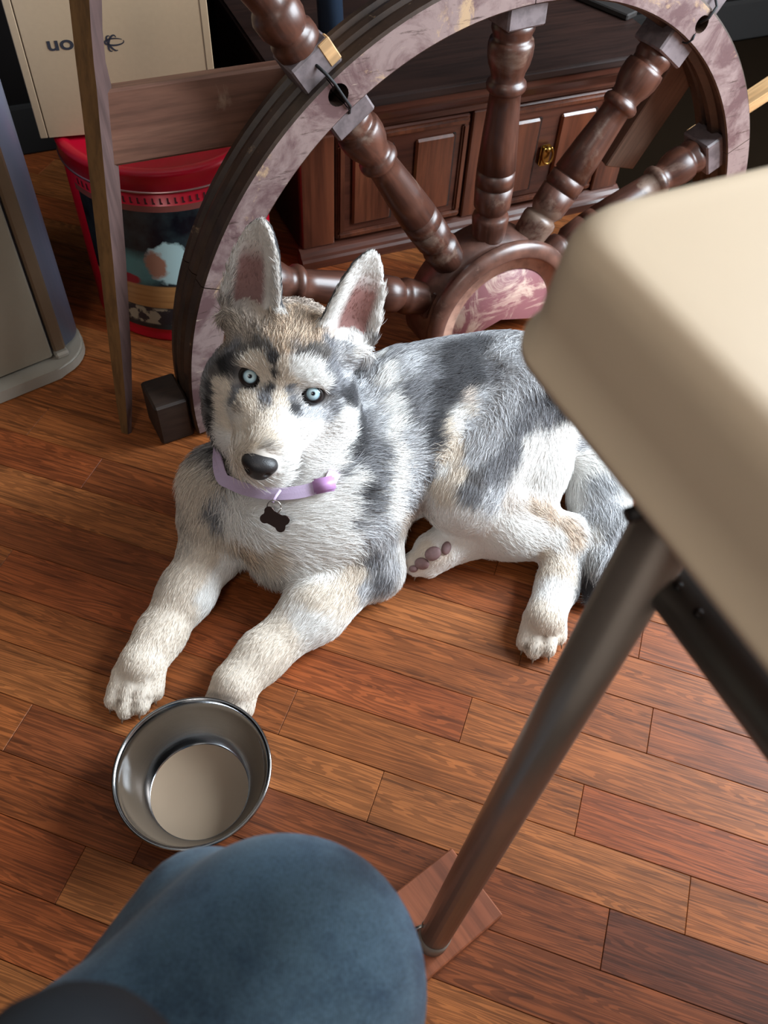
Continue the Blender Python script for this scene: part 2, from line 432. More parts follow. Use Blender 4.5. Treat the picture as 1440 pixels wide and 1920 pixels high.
# hub
m_hub = grain_wood('hub_wood', srgb(66, 40, 33), srgb(112, 78, 66), 0.36, (4, 4, 4), (40, 40, 40), False, srgb(140, 112, 98), 0.6, 12, coat=0.2)
m_grey2 = grain_wood('hub_bare_ring', srgb(128, 88, 76), srgb(170, 136, 118), 0.5, (3, 3, 3), (60, 60, 60), False)
hub = obj('hub', bm_lathe([(0, -.075), (.104, -.075), (.116, -.068), (.116, -.020), (.110, -.014), (.108, -.006), (.116, .002), (.125, .008), (.1275, .014), (.125, .021), (.117, .025), (.108, .026), (.105, .024), (.1045, .020), (.087, .020), (.0855, .016), (.084, .020), (0, .020)], 72,
          rad(-16), rad(196)), m_hub, wheel, True)
hub.data.materials.append(m_hubface)
hub.data.materials.append(m_grey2)
for p in hub.data.polygons:
    c = p.center
    if math.hypot(c.x, c.y) < .0860 and c.z > .01: p.material_index = 1
    elif math.hypot(c.x, c.y) < .1048 and c.z > .018: p.material_index = 2
# keep the hub above the floor: it is cut flat like the rim
bmx = bmesh.new(); bmx.from_mesh(hub.data)
bmesh.ops.bisect_plane(bmx, geom=bmx.verts[:]+bmx.edges[:]+bmx.faces[:], plane_co=(0, -.0495, 0), plane_no=(0, -1, 0), clear_outer=True)
for v in bmx.verts: v.co.y += .010
bmx.to_mesh(hub.data); bmx.free()
# cords
m_cord = plain('black_cord', (0.006, 0.006, 0.007), 0.7)
A = rad(123.7); d = Vector((math.cos(A), math.sin(A), 0)); s2 = Vector((-d.y, d.x, 0))
cpts = [d*.500+Vector((0, 0, -.012)), d*.490+Vector((0, 0, .001))-s2*.002, d*.478+Vector((0, 0, .004))-s2*.003, d*.460+Vector((0, 0, .0035))-s2*.003, d*.444+Vector((0, 0, .003))-s2*.003, d*.436+Vector((0, 0, -.006))-s2*.002, d*.430+Vector((0, 0, -.010))]
obj('cord', bm_tube(cpts, .0018, 8), m_cord, wheel, True)
A = rad(54.3); d = Vector((math.cos(A), math.sin(A), 0)); s2 = Vector((-d.y, d.x, 0))
obj('cord', bm_tube([d*.495+Vector((0, 0, -.008)), d*.487+Vector((0, 0, .003)), d*.472+Vector((0, 0, .003)), d*.463+Vector((0, 0, -.004))], .0018, 8), m_cord, wheel, True)
obj('cord', bm_tube([d*.449+s2*.001+Vector((0, 0, .001)), d*.443+Vector((0, 0, .002)), d*.436+Vector((0, 0, -.002)), d*.434+Vector((0, 0, -.014))], .0012, 8), m_cord, wheel, True)
# brace board behind the right side of the rim
m_board = grain_wood('brown_board', srgb(72, 48, 38), srgb(120, 90, 72), 0.6, (1.5, 10, 10), (8, 110, 110), True, srgb(140, 116, 96), 0.63, 12)
bb = obj('brace_board', bm_box(-.12, .085, -.032, .032, -.012, .012, .002), m_board, wheel)
A = rad(47)
bb.matrix_local = Matrix.Translation(Vector((.405*math.cos(rad(36)), .405*math.sin(rad(36)), -.092))) @ Matrix.Rotation(rad(73), 4, 'Z') @ Matrix.Rotation(rad(-12), 4, 'Y')

# broken pale stick behind the right edge of the rim
st = obj('split_stick', bm_prism([(-.16, -.016), (.10, -.018), (.13, -.004), (.115, .016), (-.16, .015)], -.009, .009, .002), m_raw)
st.matrix_world = Matrix.Translation((0.585, 1.42, 0.262)) @ Matrix.Rotation(rad(25), 4, 'Z') @ Matrix.Rotation(rad(-28), 4, 'Y')
tag(st, 'short pale split stick of raw wood sticking out behind the right rim of the wheel', 'stick')

# chock under the left end of the rim
m_block = grain_wood('dark_block', srgb(34, 24, 19), srgb(62, 44, 34), 0.6, (3, 9, 9), (20, 120, 120), True, srgb(110, 84, 64), 0.66, 10)
blk = obj('wood_block', bm_box(-.024, .022, -.030, .030, 0, .070, .003), m_block, None, mw=frame((-.306, .817, 0), WAZ))
tag(blk, 'dark rough wooden block on the floor against the left foot of the ship wheel', 'wood block')

# ================================================================ WOODEN FRAME: upright stick with a broad rail
m_stick = grain_wood('bare_stick_edge', srgb(98, 68, 36), srgb(130, 95, 55), 0.6, (10, 10, 1.2), (120, 120, 8), False)
m_maroon = grain_wood('worn_maroon_paint', srgb(78, 56, 53), srgb(112, 88, 84), 0.55, (8, 8, 1.2), (90, 90, 8), False, srgb(170, 156, 136), 0.64, 7)
m_rail = grain_wood('brown_rail', srgb(92, 58, 46), srgb(136, 96, 78), 0.5, (1.2, 11, 11), (7, 100, 100), False, srgb(150, 124, 106), 0.66, 14)
fr = tag(empty('wooden_frame', (-.367, .795, 0)), 'upright narrow wooden post with chipped maroon side and broad brown rail', 'wooden frame')
# stick: polygon prism leaning back; u = along its length, front edge raw, right side painted
p0 = Vector((-.369, .797, 0)); p1 = Vector((-.3445, .90, .46)); dirv = (p1-p0).normalized(); Ls = .62
side_dir = Vector((math.cos(rad(-14)), math.sin(rad(-14)), 0))
side_dir = (side_dir-dirv*side_dir.dot(dirv)).normalized(); back_dir = dirv.cross(side_dir)
if back_dir.y < 0: back_dir = -back_dir
def stick_bm():
    b = bmesh.new(); rows = []
    # (distance along, half width of the edge, depth of the painted side)
    for t, x0, x1, dp in ((0, -.004, .006, .006), (.05, -.007, .0075, .016), (.12, -.0085, .0085, .026), (.25, -.0095, .0095, .034), (.33, -.010, .0095, .036), (.41, -.010, .010, .036), (.445, -.0105, .0105, .034), (.47, -.011, .010, .025), (.50, -.011, .0105, .0235), (.53, -.011, .012, .026), (.56, -.0115, .0125, .024), (.585, -.010, .011, .018), (.60, -.006, .008, .010)):
        q = p0+dirv*t
        rows.append([b.verts.new(q+side_dir*x0), b.verts.new(q+side_dir*x1), b.verts.new(q+side_dir*(x1+.003)+back_dir*dp*.72), b.verts.new(q+side_dir*(x0+.003)+back_dir*dp*.72)])
    for A_, B_ in zip(rows, rows[1:]):
        for k in range(4):
            f = b.faces.new((A_[k], A_[(k+1) % 4], B_[(k+1) % 4], B_[k])); f.material_index = 1 if k == 1 else 0
    b.faces.new(rows[0][::-1]); b.faces.new(rows[-1])
    return b
bmx = stick_bm()
for v in bmx.verts: v.co -= Vector((-.367, .795, 0))
po = obj('post', bmx, m_stick, fr); po.data.materials.append(m_maroon)
ro = obj('rail', bm_box(-.022, .24, 0, .024, -.040, .041, .003), m_rail, fr)
ro.matrix_local = Matrix.Translation(Vector((.0462, .109, .386))) @ Matrix.Rotation(AZ, 4, 'Z') @ Matrix.Rotation(rad(-9), 4, 'X')

# ================================================================ LOW CARVED CHEST behind the wheel
m_chest = grain_wood('polished_chest', srgb(58, 30, 24), srgb(104, 58, 42), 0.3, (1.4, 9, 9), (8, 120, 120), True, coat=0.35, bmp=0.12)
m_chestv = grain_wood('polished_chest_upright', srgb(66, 34, 25), srgb(118, 66, 44), 0.3, (9, 9, 1.4), (120, 120, 8), True, coat=0.35, bmp=0.12)
m_brass = plain('aged_brass', srgb(150, 118, 60), 0.32, 1.0, 0.2, 60)
CW, CD, CH = 0.61, 0.47, 0.285
m_ctop = grain_wood('shaded_chest_top', srgb(30, 18, 15), srgb(50, 30, 24), 0.45, (1.4, 9, 9), (8, 120, 120), True, bmp=0.12)  # shade over the chest painted into a darker wood for top and carcass
chest = tag(empty('low_chest', (-.165, 1.205, 0), AZ), 'low dark polished wooden chest with panelled front and brass pulls behind the wheel', 'chest')
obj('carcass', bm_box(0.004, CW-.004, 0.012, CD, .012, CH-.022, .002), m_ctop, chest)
def mould(prof, x0, x1):      # profile (y, z) run along x
    b = bmesh.new(); A_ = [b.verts.new((x0, y, z)) for y, z in prof]; B_ = [b.verts.new((x1, y, z)) for y, z in prof]
    n = len(prof)
    for i in range(n): b.faces.new((A_[i], A_[(i+1) % n], B_[(i+1) % n], B_[i]))
    b.faces.new(A_[::-1]); b.faces.new(B_)
    return b
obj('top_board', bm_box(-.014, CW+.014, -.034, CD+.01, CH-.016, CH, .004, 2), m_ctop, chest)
obj('top_moulding', mould([(.012, CH-.066), (.003, CH-.066), (.002, CH-.060), (-.006, CH-.057), (-.007, CH-.052), (-.012, CH-.046), (-.020, CH-.034), (-.021, CH-.029), (-.028, CH-.026), (-.029, CH-.016), (.012, CH-.016)], -.006, CW+.006), m_chest, chest)
obj('base_moulding', mould([(.012, 0), (-.016, 0), (-.016, .014), (-.013, .018), (-.008, .020), (-.004, .026), (.004, .030), (.012, .030)], -.006, CW+.006), m_chest, chest)
for x0, x1 in ((0, .056), (.291, .321), (CW-.054, CW)):
    obj('stile', bm_box(x0, x1, 0, .014, .030, CH-.066, .002), m_chestv, chest)
for x0 in (.056, .321):
    W_ = .235
    dr = obj('drawer', bm_box(x0+.003, x0+W_-.003, .003, .016, .034, CH-.070, .0025), m_chest, chest)
    b = None
    for (a0, a1, c0, c1) in ((x0+.006, x0+W_-.006, CH-.084, CH-.073), (x0+.006, x0+W_-.006, .037, .048), (x0+.006, x0+.017, .048, CH-.084), (x0+W_-.017, x0+W_-.006, .048, CH-.084)):
        b = bm_box(a0, a1, -.003, .004, c0, c1, .003, 2, b)
    obj('drawer_border', b, m_chestv, dr)
    for px0 in (x0+.030, x0+W_-.030-.068):
        obj('raised_panel', bm_box(px0, px0+.068, -.0035, .004, .060, CH-.096, .0035, 1), m_chestv, dr)
        obj('panel_groove', bm_box(px0+.066, px0+.070, -.0005, .004, .060, CH-.096), m_dark, dr)
    cx, cz = x0+W_/2, .122
    obj('pull_plate', bm_prism([(cx+.011*math.cos(t)*(1+.15*math.cos(4*t)), cz+.019*math.sin(t)*(1+.1*math.cos(4*t))) for t in np.linspace(0, 2*math.pi, 24, endpoint=False)], -.0055, -.003).copy() if False else bm_box(cx-.010, cx+.010, -.0055, .003, cz-.020, cz+.018, .003, 2), m_brass, dr)
    obj('pull_ring', bm_tube([(cx+.010*math.sin(t), -.011-.003*math.cos(t), cz-.010-.014*math.cos(t)+.014) for t in np.linspace(-2.6, 2.6, 20)], .0022, 8), m_brass, dr, True)
    obj('pull_knob', bm_tube([(cx, -.004, cz+.012), (cx, -.012, cz+.012)], .005, 12), m_brass, dr, True)
# loose dark slat across the chest top
m_slat = grain_wood('dark_slat', srgb(24, 19, 17), srgb(44, 36, 32), 0.7)
sl = obj('dark_slat', bm_box(-.22, .16, -.015, .015, 0, .010, .002), m_slat, None, mw=frame((.235, 1.655, CH+.0005), rad(-42)))
tag(sl, 'dark narrow wooden slat lying across the chest top behind the wheel', 'slat')
# dark blue tube behind, seen between handle and rim
m_tube = plain('dark_blue_metal', srgb(58, 74, 96), 0.35, 0.4)
pt = obj('metal_tube', bm_tube([Vector(at(622, 72, CH+.0005)), Vector(at(622, 72, CH+.0005))+Vector((-.035, .02, .55))], .020, 24), m_tube, None, True)
tag(pt, 'dark blue metal tube standing on the chest beside the wheel handle', 'metal tube')

# ================================================================ TIN and CARDBOARD BOX
m_red, nt, b = new_mat('glossy_red_tin')
v, _ = coords(nt); c = mixc(nt, noise(nt, v, 9, 3), srgb(168, 8, 34), srgb(196, 14, 44)); nt.links.new(c, b.inputs['Base Color'])
b.inputs['Roughness'].default_value = 0.3
TX, TY, TR = -.347, 1.134, .140
tin = tag(empty('round_tin', (TX, TY, 0)), 'tall round red metal tin with printed picture panel under the cardboard box', 'tin')
obj('tin_body', bm_lathe([(0, 0.002), (TR-.004, .002), (TR, .0), (TR+.001, .004), (TR-.001, .010), (TR-.001, .018), (TR, .020), (TR, .256), (0, .256)], 96), m_red, tin, True)
obj('tin_lid', bm_lathe([(TR+.0005, .252), (TR+.003, .253), (TR+.003, .272), (TR+.0045, .274), (TR+.0045, .277), (TR+.002, .280), (TR-.004, .2815), (TR-.010, .280), (TR-.013, .277), (0, .277)], 96), m_red, tin, True)
obj('lid_bead', bm_lathe([(TR+.001, .2505), (TR+.0045, .2512), (TR+.0045, .2532), (TR+.001, .254)], 96), plain('tin_rim_metal', srgb(190, 150, 150), 0.3, 0.9), tin, True)
m_pic, nt, b = new_mat('printed_picture')
tc = N(nt, 'ShaderNodeTexCoord'); sx = N(nt, 'ShaderNodeSeparateXYZ'); nt.links.new(tc.outputs['Object'], sx.inputs[0])
nz = noise(nt, tc.outputs['Object'], 60, 5, 0.6); nzl = noise(nt, tc.outputs['Object'], 22, 4, 0.6)
def blob(cx, cz, rx, rz, soft=0.25, wob=0.55):
    X = math_n(nt, 'DIVIDE', math_n(nt, 'SUBTRACT', sx.outputs[0], cx), rx); Z = math_n(nt, 'DIVIDE', math_n(nt, 'SUBTRACT', sx.outputs[2], cz), rz)
    q = math_n(nt, 'ADD', math_n(nt, 'MULTIPLY', X, X), math_n(nt, 'MULTIPLY', Z, Z))
    q = math_n(nt, 'ADD', q, math_n(nt, 'MULTIPLY', math_n(nt, 'SUBTRACT', nz, 0.5), 4*wob))
    return ramp(nt, q, [(max(0, 1-soft)/2, 1.0), ((1+soft)/2, 0.0)]) if False else ramp(nt, math_n(nt, 'MULTIPLY', q, 0.5), [((1-soft)/2, 1.0), ((1+soft)/2, 0.0)])
c = mixc(nt, ramp(nt, nzl, [(0.4, 0.0), (0.65, 1.0)]), srgb(14, 17, 26), srgb(44, 58, 62))
c = mixc(nt, blob(-.030, .128, .034, .026, .8, .3), c, srgb(92, 140, 140))
c = mixc(nt, blob(.022, .140, .032, .034, .2, .5), c, srgb(176, 206, 208))
c = mixc(nt, blob(.002, .138, .016, .022, .3, .6), c, srgb(158, 112, 92))
c = mixc(nt, blob(-.066, .126, .014, .030, .3, .8), c, srgb(150, 132, 116))
c = mixc(nt, blob(-.045, .108, .020, .010, .2, .3), c, srgb(150, 24, 40))
wv, _ = coords(nt, (6, 6, 150)); gr = mixc(nt, noise(nt, wv, 1.2, 4), srgb(128, 80, 40), srgb(206, 156, 100))
zb = ramp(nt, math_n(nt, 'MULTIPLY', sx.outputs[2], 4.0), [(0.246, 0.0), (0.252, 1.0), (0.400, 1.0), (0.408, 0.0)])
c = mixc(nt, zb, c, gr)
zl = ramp(nt, math_n(nt, 'MULTIPLY', sx.outputs[2], 4.0), [(0.120, 0.0), (0.128, 1.0), (0.236, 1.0), (0.250, 0.0)])
patch = mixc(nt, ramp(nt, nz, [(0.47, 0.0), (0.53, 1.0)]), srgb(40, 42, 50), srgb(160, 152, 132))
c = mixc(nt, zl, c, patch)
nt.links.new(c, b.inputs['Base Color']); b.inputs['Roughness'].default_value = 0.3
def patch_bm(r, z0, z1, a0, a1, seg=40):
    return bm_lathe([(r, z0), (r, z1)], seg, rad(a0), rad(a1))
obj('picture_panel', patch_bm(TR+.0006, .022, .222, 226, 345), m_pic, tin, True)
m_gold = plain('printed_gold_line', srgb(130, 72, 66), 0.4)
obj('picture_border', patch_bm(TR+.0007, .222, .231, 223, 347), m_gold, tin, True)
b = bmesh.new()
for a in range(228, 344, 4):
    t = rad(a); q = Vector((math.cos(t), math.sin(t), 0)); s_ = Vector((-q.y, q.x, 0))
    vs = [b.verts.new(q*(TR+.0009)+s_*du+Vector((0, 0, z))) for du, z in ((-.0016, .234), (.0022, .234), (.0022, .236), (.0008, .237), (.0008, .243), (-.0016, .243))]
    b.faces.new(vs)
obj('printed_marks', b, plain('printed_dark_marks', srgb(70, 30, 36), 0.5), tin)
m_card = plain('cardboard', srgb(166, 142, 114), 0.8, 0, 0.06, 160)
m_ink = plain('black_print', (0.02, 0.02, 0.03), 0.7)
box = tag(empty('cardboard_box', (-.4835, 1.049, .2835), rad(18)), 'plain tan cardboard box printed upside down standing on the red tin', 'box')
BW, BH, BD = .234, .36, .13
obj('box_body', bm_box(0.0, BW, .004, BD, 0, BH, .002), m_card, box)
obj('box_side_flap', bm_box(-.001, .0085, 0, .005, 0, BH, .0008), m_card, box)
obj('box_front', bm_box(.0096, BW, 0, .005, .0, BH, .0008), m_card, box)
obj('box_edge', bm_box(BW-.010, BW-.0085, -.0002, .001, 0, BH), plain('card_crease', srgb(96, 76, 58), 0.8), box)
cu = bpy.data.curves.new('printed_lettering', 'FONT'); cu.body = 'Itron'; cu.size = .0235; cu.extrude = .0001; cu.align_x = 'LEFT'; cu.offset = .0004
tmp_ = bpy.data.objects.new('t', cu); COL.objects.link(tmp_); bpy.context.view_layer.update()
tme = bpy.data.meshes.new_from_object(tmp_.evaluated_get(bpy.context.evaluated_depsgraph_get())); bpy.data.objects.remove(tmp_); bpy.data.curves.remove(cu)
tme.materials.clear(); tx = obj_me('printed_lettering', tme, m_ink, box)
# the box stands upside down: lettering reads from right to left, head down
tx.matrix_local = Matrix.Translation((.0985, -.0004, .1195)) @ Matrix(((-1.32, 0, 0, 0), (0, 0, -1, 0), (0, -1, 0, 0), (0, 0, 0, 1)))
b = None
def orbit(cx, cz, rx, rz, rot, t0, t1, w_):
    pts = []
    for t in np.linspace(t0, t1, 28):
        x, z = rx*math.cos(t), rz*math.sin(t); pts.append((x*math.cos(rot)-z*math.sin(rot)+cx, x*math.sin(rot)+z*math.cos(rot)+cz))
    bq = bmesh.new(); prev = None
    for i, (x, z) in enumerate(pts):
        q = pts[min(i+1, 27)]; p_ = pts[max(i-1, 0)]; tx_, tz_ = q[0]-p_[0], q[1]-p_[1]; L = math.hypot(tx_, tz_)
        ww = w_*(.35+.65*math.sin(math.pi*i/27)); nx, nz_ = -tz_/L*ww, tx_/L*ww
        cur = (bq.verts.new((x+nx, -.0004, z+nz_)), bq.verts.new((x-nx, -.0004, z-nz_)))
        if prev: bq.faces.new((prev[0], prev[1], cur[1], cur[0]))
        prev = cur
    return bq
lx, lz = .1145, .1125
b = orbit(lx+.0015, lz+.0015, .0115, .0040, 0, .6, 6.6, .0011)
b = join(b, orbit(lx-.001, lz, .0098, .0045, rad(68), -0.6, 3.6, .0013))
b = join(b, orbit(lx-.001, lz, .0098, .0045, rad(-62), 2.6, 6.4, .0013))
obj('printed_logo', b, m_ink, box)

# ================================================================ GREY METAL APPLIANCE at the left edge
m_steel = plain('brushed_grey_metal', srgb(120, 126, 146), 0.38, 0.35, 0.06, 30)
m_gpaint = plain('grey_enamel', srgb(138, 128, 112), 0.45, 0.1, 0.05, 90)
m_gbase = plain('grey_base_plastic', srgb(150, 142, 130), 0.45, 0.0, 0.04, 60)
ap = tag(empty('metal_appliance', (-.441, .935, 0), rad(40)), 'grey metal appliance with rounded base plate standing at the left edge', 'appliance')
obj('base_plate', bm_prism(round_rect(-.42, 0.0, -.004, .30, (.03, .06, .045, .03)), .002, .021, .003, 3), m_gbase, ap, False)
obj('body', bm_prism(round_rect(-.40, .0, .030, .29, (.02, .04, .034, .02)), .021, .74, .006, 2), m_steel, ap, True)
obj('front_panel', bm_box(-.40, -.056, .016, .032, .026, .73, .003), m_gpaint, ap)
obj('edge_trim', bm_box(-.052, -.034, .018, .036, .030, .73, .003), plain('brown_trim', srgb(112, 92, 72), 0.4, 0.3), ap)
obj('trim_foot', bm_box(-.053, -.033, .012, .034, .021, .031, .003), m_gbase, ap)

# ================================================================ FOLDING TABLE
m_ttop = plain('beige_plastic', srgb(224, 200, 171), 0.5, 0, 0.02, 25)
m_leg = plain('grey_taupe_metal', srgb(140, 128, 118), 0.34, 0.55, 0.08, 30)
TZ = .735
d1 = Vector((.885, .465, 0)).normalized(); d2 = Vector((d1.y, -d1.x, 0))
TM = Matrix(((d1.x, -d2.x, 0, .0385), (d1.y, -d2.y, 0, .2455), (0, 0, 1, 0), (0, 0, 0, 1)))
table = tag(empty('folding_table', mw=TM), 'beige plastic folding table with rounded edge and grey tube leg', 'table')
TW, TL = .95, .62
poly = round_rect(0, TW, -TL, 0, (.025,)*4, 8)
bmx = bmesh.new()
lv = []
def ring_off(poly, off, z):
    cx, cy = TW/2, -TL/2; out = []
    for x, y in poly:
        sx_ = (TW/2-off)/(TW/2); sy_ = (TL/2-off)/(TL/2)
        out.append(bmx.verts.new((cx+(x-cx)*sx_, cy+(y-cy)*sy_, z)))
    return out
for off, z in ((.012, TZ-.052), (.0, TZ-.0525), (-.0022, TZ-.0515), (-.0022, TZ-.0475), (0, TZ-.0465), (.0015, TZ-.030), (.003, TZ-.011), (.0045, TZ-.0055), (.0072, TZ-.0020), (.011, TZ-.0004), (.015, TZ)):
    lv.append(ring_off(poly, off, z))
for A_, B_ in zip(lv, lv[1:]):
    for k in range(len(A_)): bmx.faces.new((A_[k], A_[(k+1) % len(A_)], B_[(k+1) % len(A_)], B_[k]))
bmx.faces.new(lv[-1]); bmx.faces.new(lv[0][::-1])
obj('table_top', bmx, m_ttop, table, True)
def T(p): return TM.inverted() @ Vector(p)
lb, lt = Vector((.073, .178, .0185)), Vector((.123, .224, TZ-.03))
dleg = (lt-lb).normalized()
for dy in (0, -1):
    off = d2*.42 if dy else Vector((0, 0, 0))
    a_, b_ = T(lb+off), T(lt+off)
    lg = obj('leg', bm_tube([a_.lerp(b_, .02), b_], .0142, 24), m_leg, table, True)
    obj('foot_cap', bm_tube([a_, a_.lerp(b_, .03)], .0150, 24), plain('foot_cap_plastic', srgb(120, 108, 98), 0.5), lg, True)
q = .817
cp = T(lb.lerp(lt, q)+d1*.008+d2*.004); cp2 = T(lb.lerp(lt, q)+d1*.008+d2*.42)
obj('crossbar', bm_tube([cp, cp2], .0110, 20), plain('dark_grey_tube', srgb(96, 94, 90), 0.4, 0.4, 0.12, 40), table, True)
m_bolt = plain('dark_bolt', srgb(44, 40, 38), 0.4, 0.6)
def bolt(p, rr=.0035):
    p = T(p); obj('bolt', bm_tube([p, p+Vector((-.002, -.002, .002))], rr, 10), m_bolt, table, True)
for dd_, zz_ in ((.012, .0112), (.026, .0108), (.085, .0112)):
    pb = cp.lerp(cp2, dd_/.42)+Vector((-.004, -.001, zz_-.0005)); obj('bolt', bm_tube([pb, pb+Vector((-.0004, 0, .0012))], .0021, 10), m_bolt, table, True)
e_ = T(Vector((.0800, .1735, .672))); obj('hinge_bolt', bm_tube([e_+Vector((-.002, 0, .0)), e_+Vector((.022, .0, .0))], .0028, 14), m_bolt, table, True)
# small spring clip at the foot
m_clip = plain('clip_metal', srgb(170, 166, 160), 0.3, 0.9)
c0 = lb.lerp(lt, .05); left = Vector((-.92, .1, 0)).normalized()
obj('foot_clip', bm_tube([T(c0+left*.014), T(c0+left*.0195+Vector((0, -.002, -.004))), T(c0+left*.021+Vector((0, -.008, -.016))), T(c0+left*.0165+Vector((0, -.010, -.022))), T(c0+left*.013+Vector((0, -.006, -.02)))], .0016, 8), m_clip, table, True)

# ---- board under the leg
m_bd = grain_wood('reddish_board', srgb(122, 66, 44), srgb(158, 92, 62), 0.42, (1.3, 12, 12), (7, 120, 120), True, srgb(104, 56, 38), 0.6, 6)
bd = obj('floor_board', bm_box(-.0765, 0, -.27, 0, 0.0005, .018, .0012), m_bd)
uu = Vector((.643, -.765, 0)); vv = Vector((.765, .643, 0))
bd.matrix_world = Matrix(((uu.x, vv.x, 0, .140), (uu.y, vv.y, 0, .204), (0, 0, 1, 0), (0, 0, 0, 1)))
tag(bd, 'short reddish wooden board lying diagonally on the floor under the table leg', 'board')

# ================================================================ STEEL BOWL and the milky water in it
m_bowl, nt, b = new_mat('spun_stainless')
b.inputs['Metallic'].default_value = 1.0; b.inputs['Roughness'].default_value = 0.14
b.inputs['Anisotropic'].default_value = 0.5
v, _ = coords(nt, (1, 1, 400)); nn = noise(nt, v, 1.5, 3)
nt.links.new(mixc(nt, nn, (0.33, 0.338, 0.352), (0.45, 0.457, 0.47)), b.inputs['Base Color'])
v_, _ = coords(nt, (3, 3, 900)); bump(nt, b, noise(nt, v_, 1.0, 3), 0.10, 0.0004)
bx, by = -.1695, .3055
bowl = obj('dog_bowl', bm_lathe([(0, .0), (.050, .0), (.0535, .0025), (.060, .015), (.067, .032), (.0725, .050), (.0745, .0595), (.0765, .061), (.0775, .0625), (.0765, .064), (.0745, .0635), (.0725, .061), (.0715, .050), (.066, .033), (.0585, .016), (.0515, .0060), (.0475, .0030), (0, .0030)], 96), m_bowl, None, True)
bowl.location = (bx, by, .0003)
tag(bowl, 'round stainless steel dog bowl on the floor in front of the dog paws', 'bowl')
m_milk, nt, b = new_mat('milky_water')
v, _ = coords(nt); nt.links.new(mixc(nt, noise(nt, v, 14, 3), srgb(170, 148, 126), srgb(184, 162, 138)), b.inputs['Base Color'])
b.inputs['Roughness'].default_value = 0.06; b.inputs['IOR'].default_value = 1.33
mk = obj('milky_water', bm_lathe([(0, .0034), (.0479, .0034), (.0500, .0049), (0, .0049)], 64), m_milk)
mk.location = (bx, by, .0003)
tag(mk, 'shallow cloudy beige water in the bottom of the steel bowl', 'water')

# ================================================================ PERSON: seated, one denim knee in view
m_denim, nt, b = new_mat('blue_denim')
v, _ = coords(nt, (900, 900, 900)); v2, _ = coords(nt, (1, 1, 1))
n1 = noise(nt, v, 1.0, 2); n2 = noise(nt, v2, 70, 7, 0.75); n3 = noise(nt, v2, 7, 3)
wv = N(nt, 'ShaderNodeTexWave'); nt.links.new(v2, wv.inputs[0]); wv.inputs['Scale'].default_value = 330; wv.inputs['Distortion'].default_value = 1.5
c = mixc(nt, ramp(nt, n2, [(0.36, 0.0), (0.66, 1.0)]), srgb(40, 72, 106), srgb(110, 146, 172)); c = mixc(nt, ramp(nt, n3, [(0.4, 0.0), (0.7, 1.0)]), c, srgb(92, 122, 142))
c = mixc(nt, 0.3, c, wv.outputs[0], 'MULTIPLY'); c = mixc(nt, 0.5, c, ramp(nt, n1, [(0.35, 0.4), (0.65, 1.35)]), 'MULTIPLY')
nt.links.new(c, b.inputs['Base Color']); b.inputs['Roughness'].default_value = 0.9
b.inputs['Sheen Weight'].default_value = 0.15
bump(nt, b, wv.outputs[0], 0.25, 0.0006)
S = SDF((-.50, -.48, 0.03), (.16, .24, .66), .0065)
KN, HP, AN = np.array((-.033, .068, .428)), np.array((-.35, -.27, .47)), np.array((-.075, .045, .10))
S.cone(KN, HP, .062, .108, .03); S.cone(KN+np.array((0, 0, -.004)), AN, .060, .045, .035)
S.cone(KN+np.array((-.045, .030, -.03)), KN+np.array((-.085, -.05, -.035)), .040, .045, .012)   # cloth bunched beside the knee
S.cone(AN, AN+np.array((0, .0, -.03)), .052, .056, .02)
V, Fq = S.mesh()
person = obj_me('person', mesh_np('person', V, Fq), m_denim, None, True)
tag(person, 'seated person in blue jeans, only the bent knee and thigh in view', 'person')
m_shirt = plain('dark_shirt', srgb(40, 44, 50), 0.9, 0, 0.15, 60)
S = SDF((-.50, -.50, .44), (.06, .14, .74), .007)
sh = at(120, 2105, .60); S.cone(sh, (-.30, -.34, .60), .034, .10, .01)
V, Fq = S.mesh(); obj_me('shirt_hem', mesh_np('shirt', V, Fq), m_shirt, person, True)
m_shoe = plain('dark_shoe', srgb(38, 34, 32), 0.6)
S = SDF((-.18, -.10, 0), (.03, .22, .12), .005)
S.cone((AN[0], AN[1]-.03, .035), (AN[0]+.005, AN[1]+.11, .028), .034, .030, .02); S.cone((AN[0], AN[1]-.01, .04), (AN[0], AN[1], .085), .038, .036, .02)
S.D = np.maximum(S.D, -(S.ax[2]-.003)[None, None, :].astype(np.float32))
V, Fq = S.mesh(); obj_me('shoe', mesh_np('shoe', V, Fq), m_shoe, person, True)

# ================================================================ HUSKY PUPPY
HR = np.array([[0.9775, -0.0411, 0.2069], [-0.0761, -0.9835, 0.1642], [-0.1968, 0.1762, 0.9645]])
HT = np.array((-0.1151, 0.6337, 0.2676))
def hw(x, y, z): return HR @ (np.array((x, y, z))/100.0) + HT       # head-local cm -> world
def to_head(P): return ((P-HT) @ HR)*100.0
S = SDF((-.345, .335, -.006), (.375, .97, .44), .0032)
FLOW = []       # (a, b, r, flow direction, fur length)
def limb(p, q, r1, r2, k=.018, fl=None, L=.012):
    p = np.array(p, float); q = np.array(q, float)
    S.cone(p, q, r1, r2, k)
    f = q-p if fl is None else np.array(fl, float)
    FLOW.append((p, q, (r1+r2)/2, f/np.linalg.norm(f), L))
chest = at(572, 935, .098); mid = at(785, 800, .108); pel = at(942, 752, .119); rump = at(1030, 795, .088)
neck0 = chest+np.array((0, .045, .03)); neck1 = hw(0, -9.5, -5.0)
tailw = pel-chest; tailw /= np.linalg.norm(tailw)
limb(chest, mid, .086, .094, .03, tailw, .020)
waist = at(866, 766, .120); limb(mid, waist, .094, .080, .03, tailw, .019); limb(waist, pel, .080, .078, .03, tailw, .019)
limb(pel, rump, .078, .056, .03, tailw, .018)
limb(neck0, neck1, .076, .062, .03, (-.1, -.35, -1), .026)
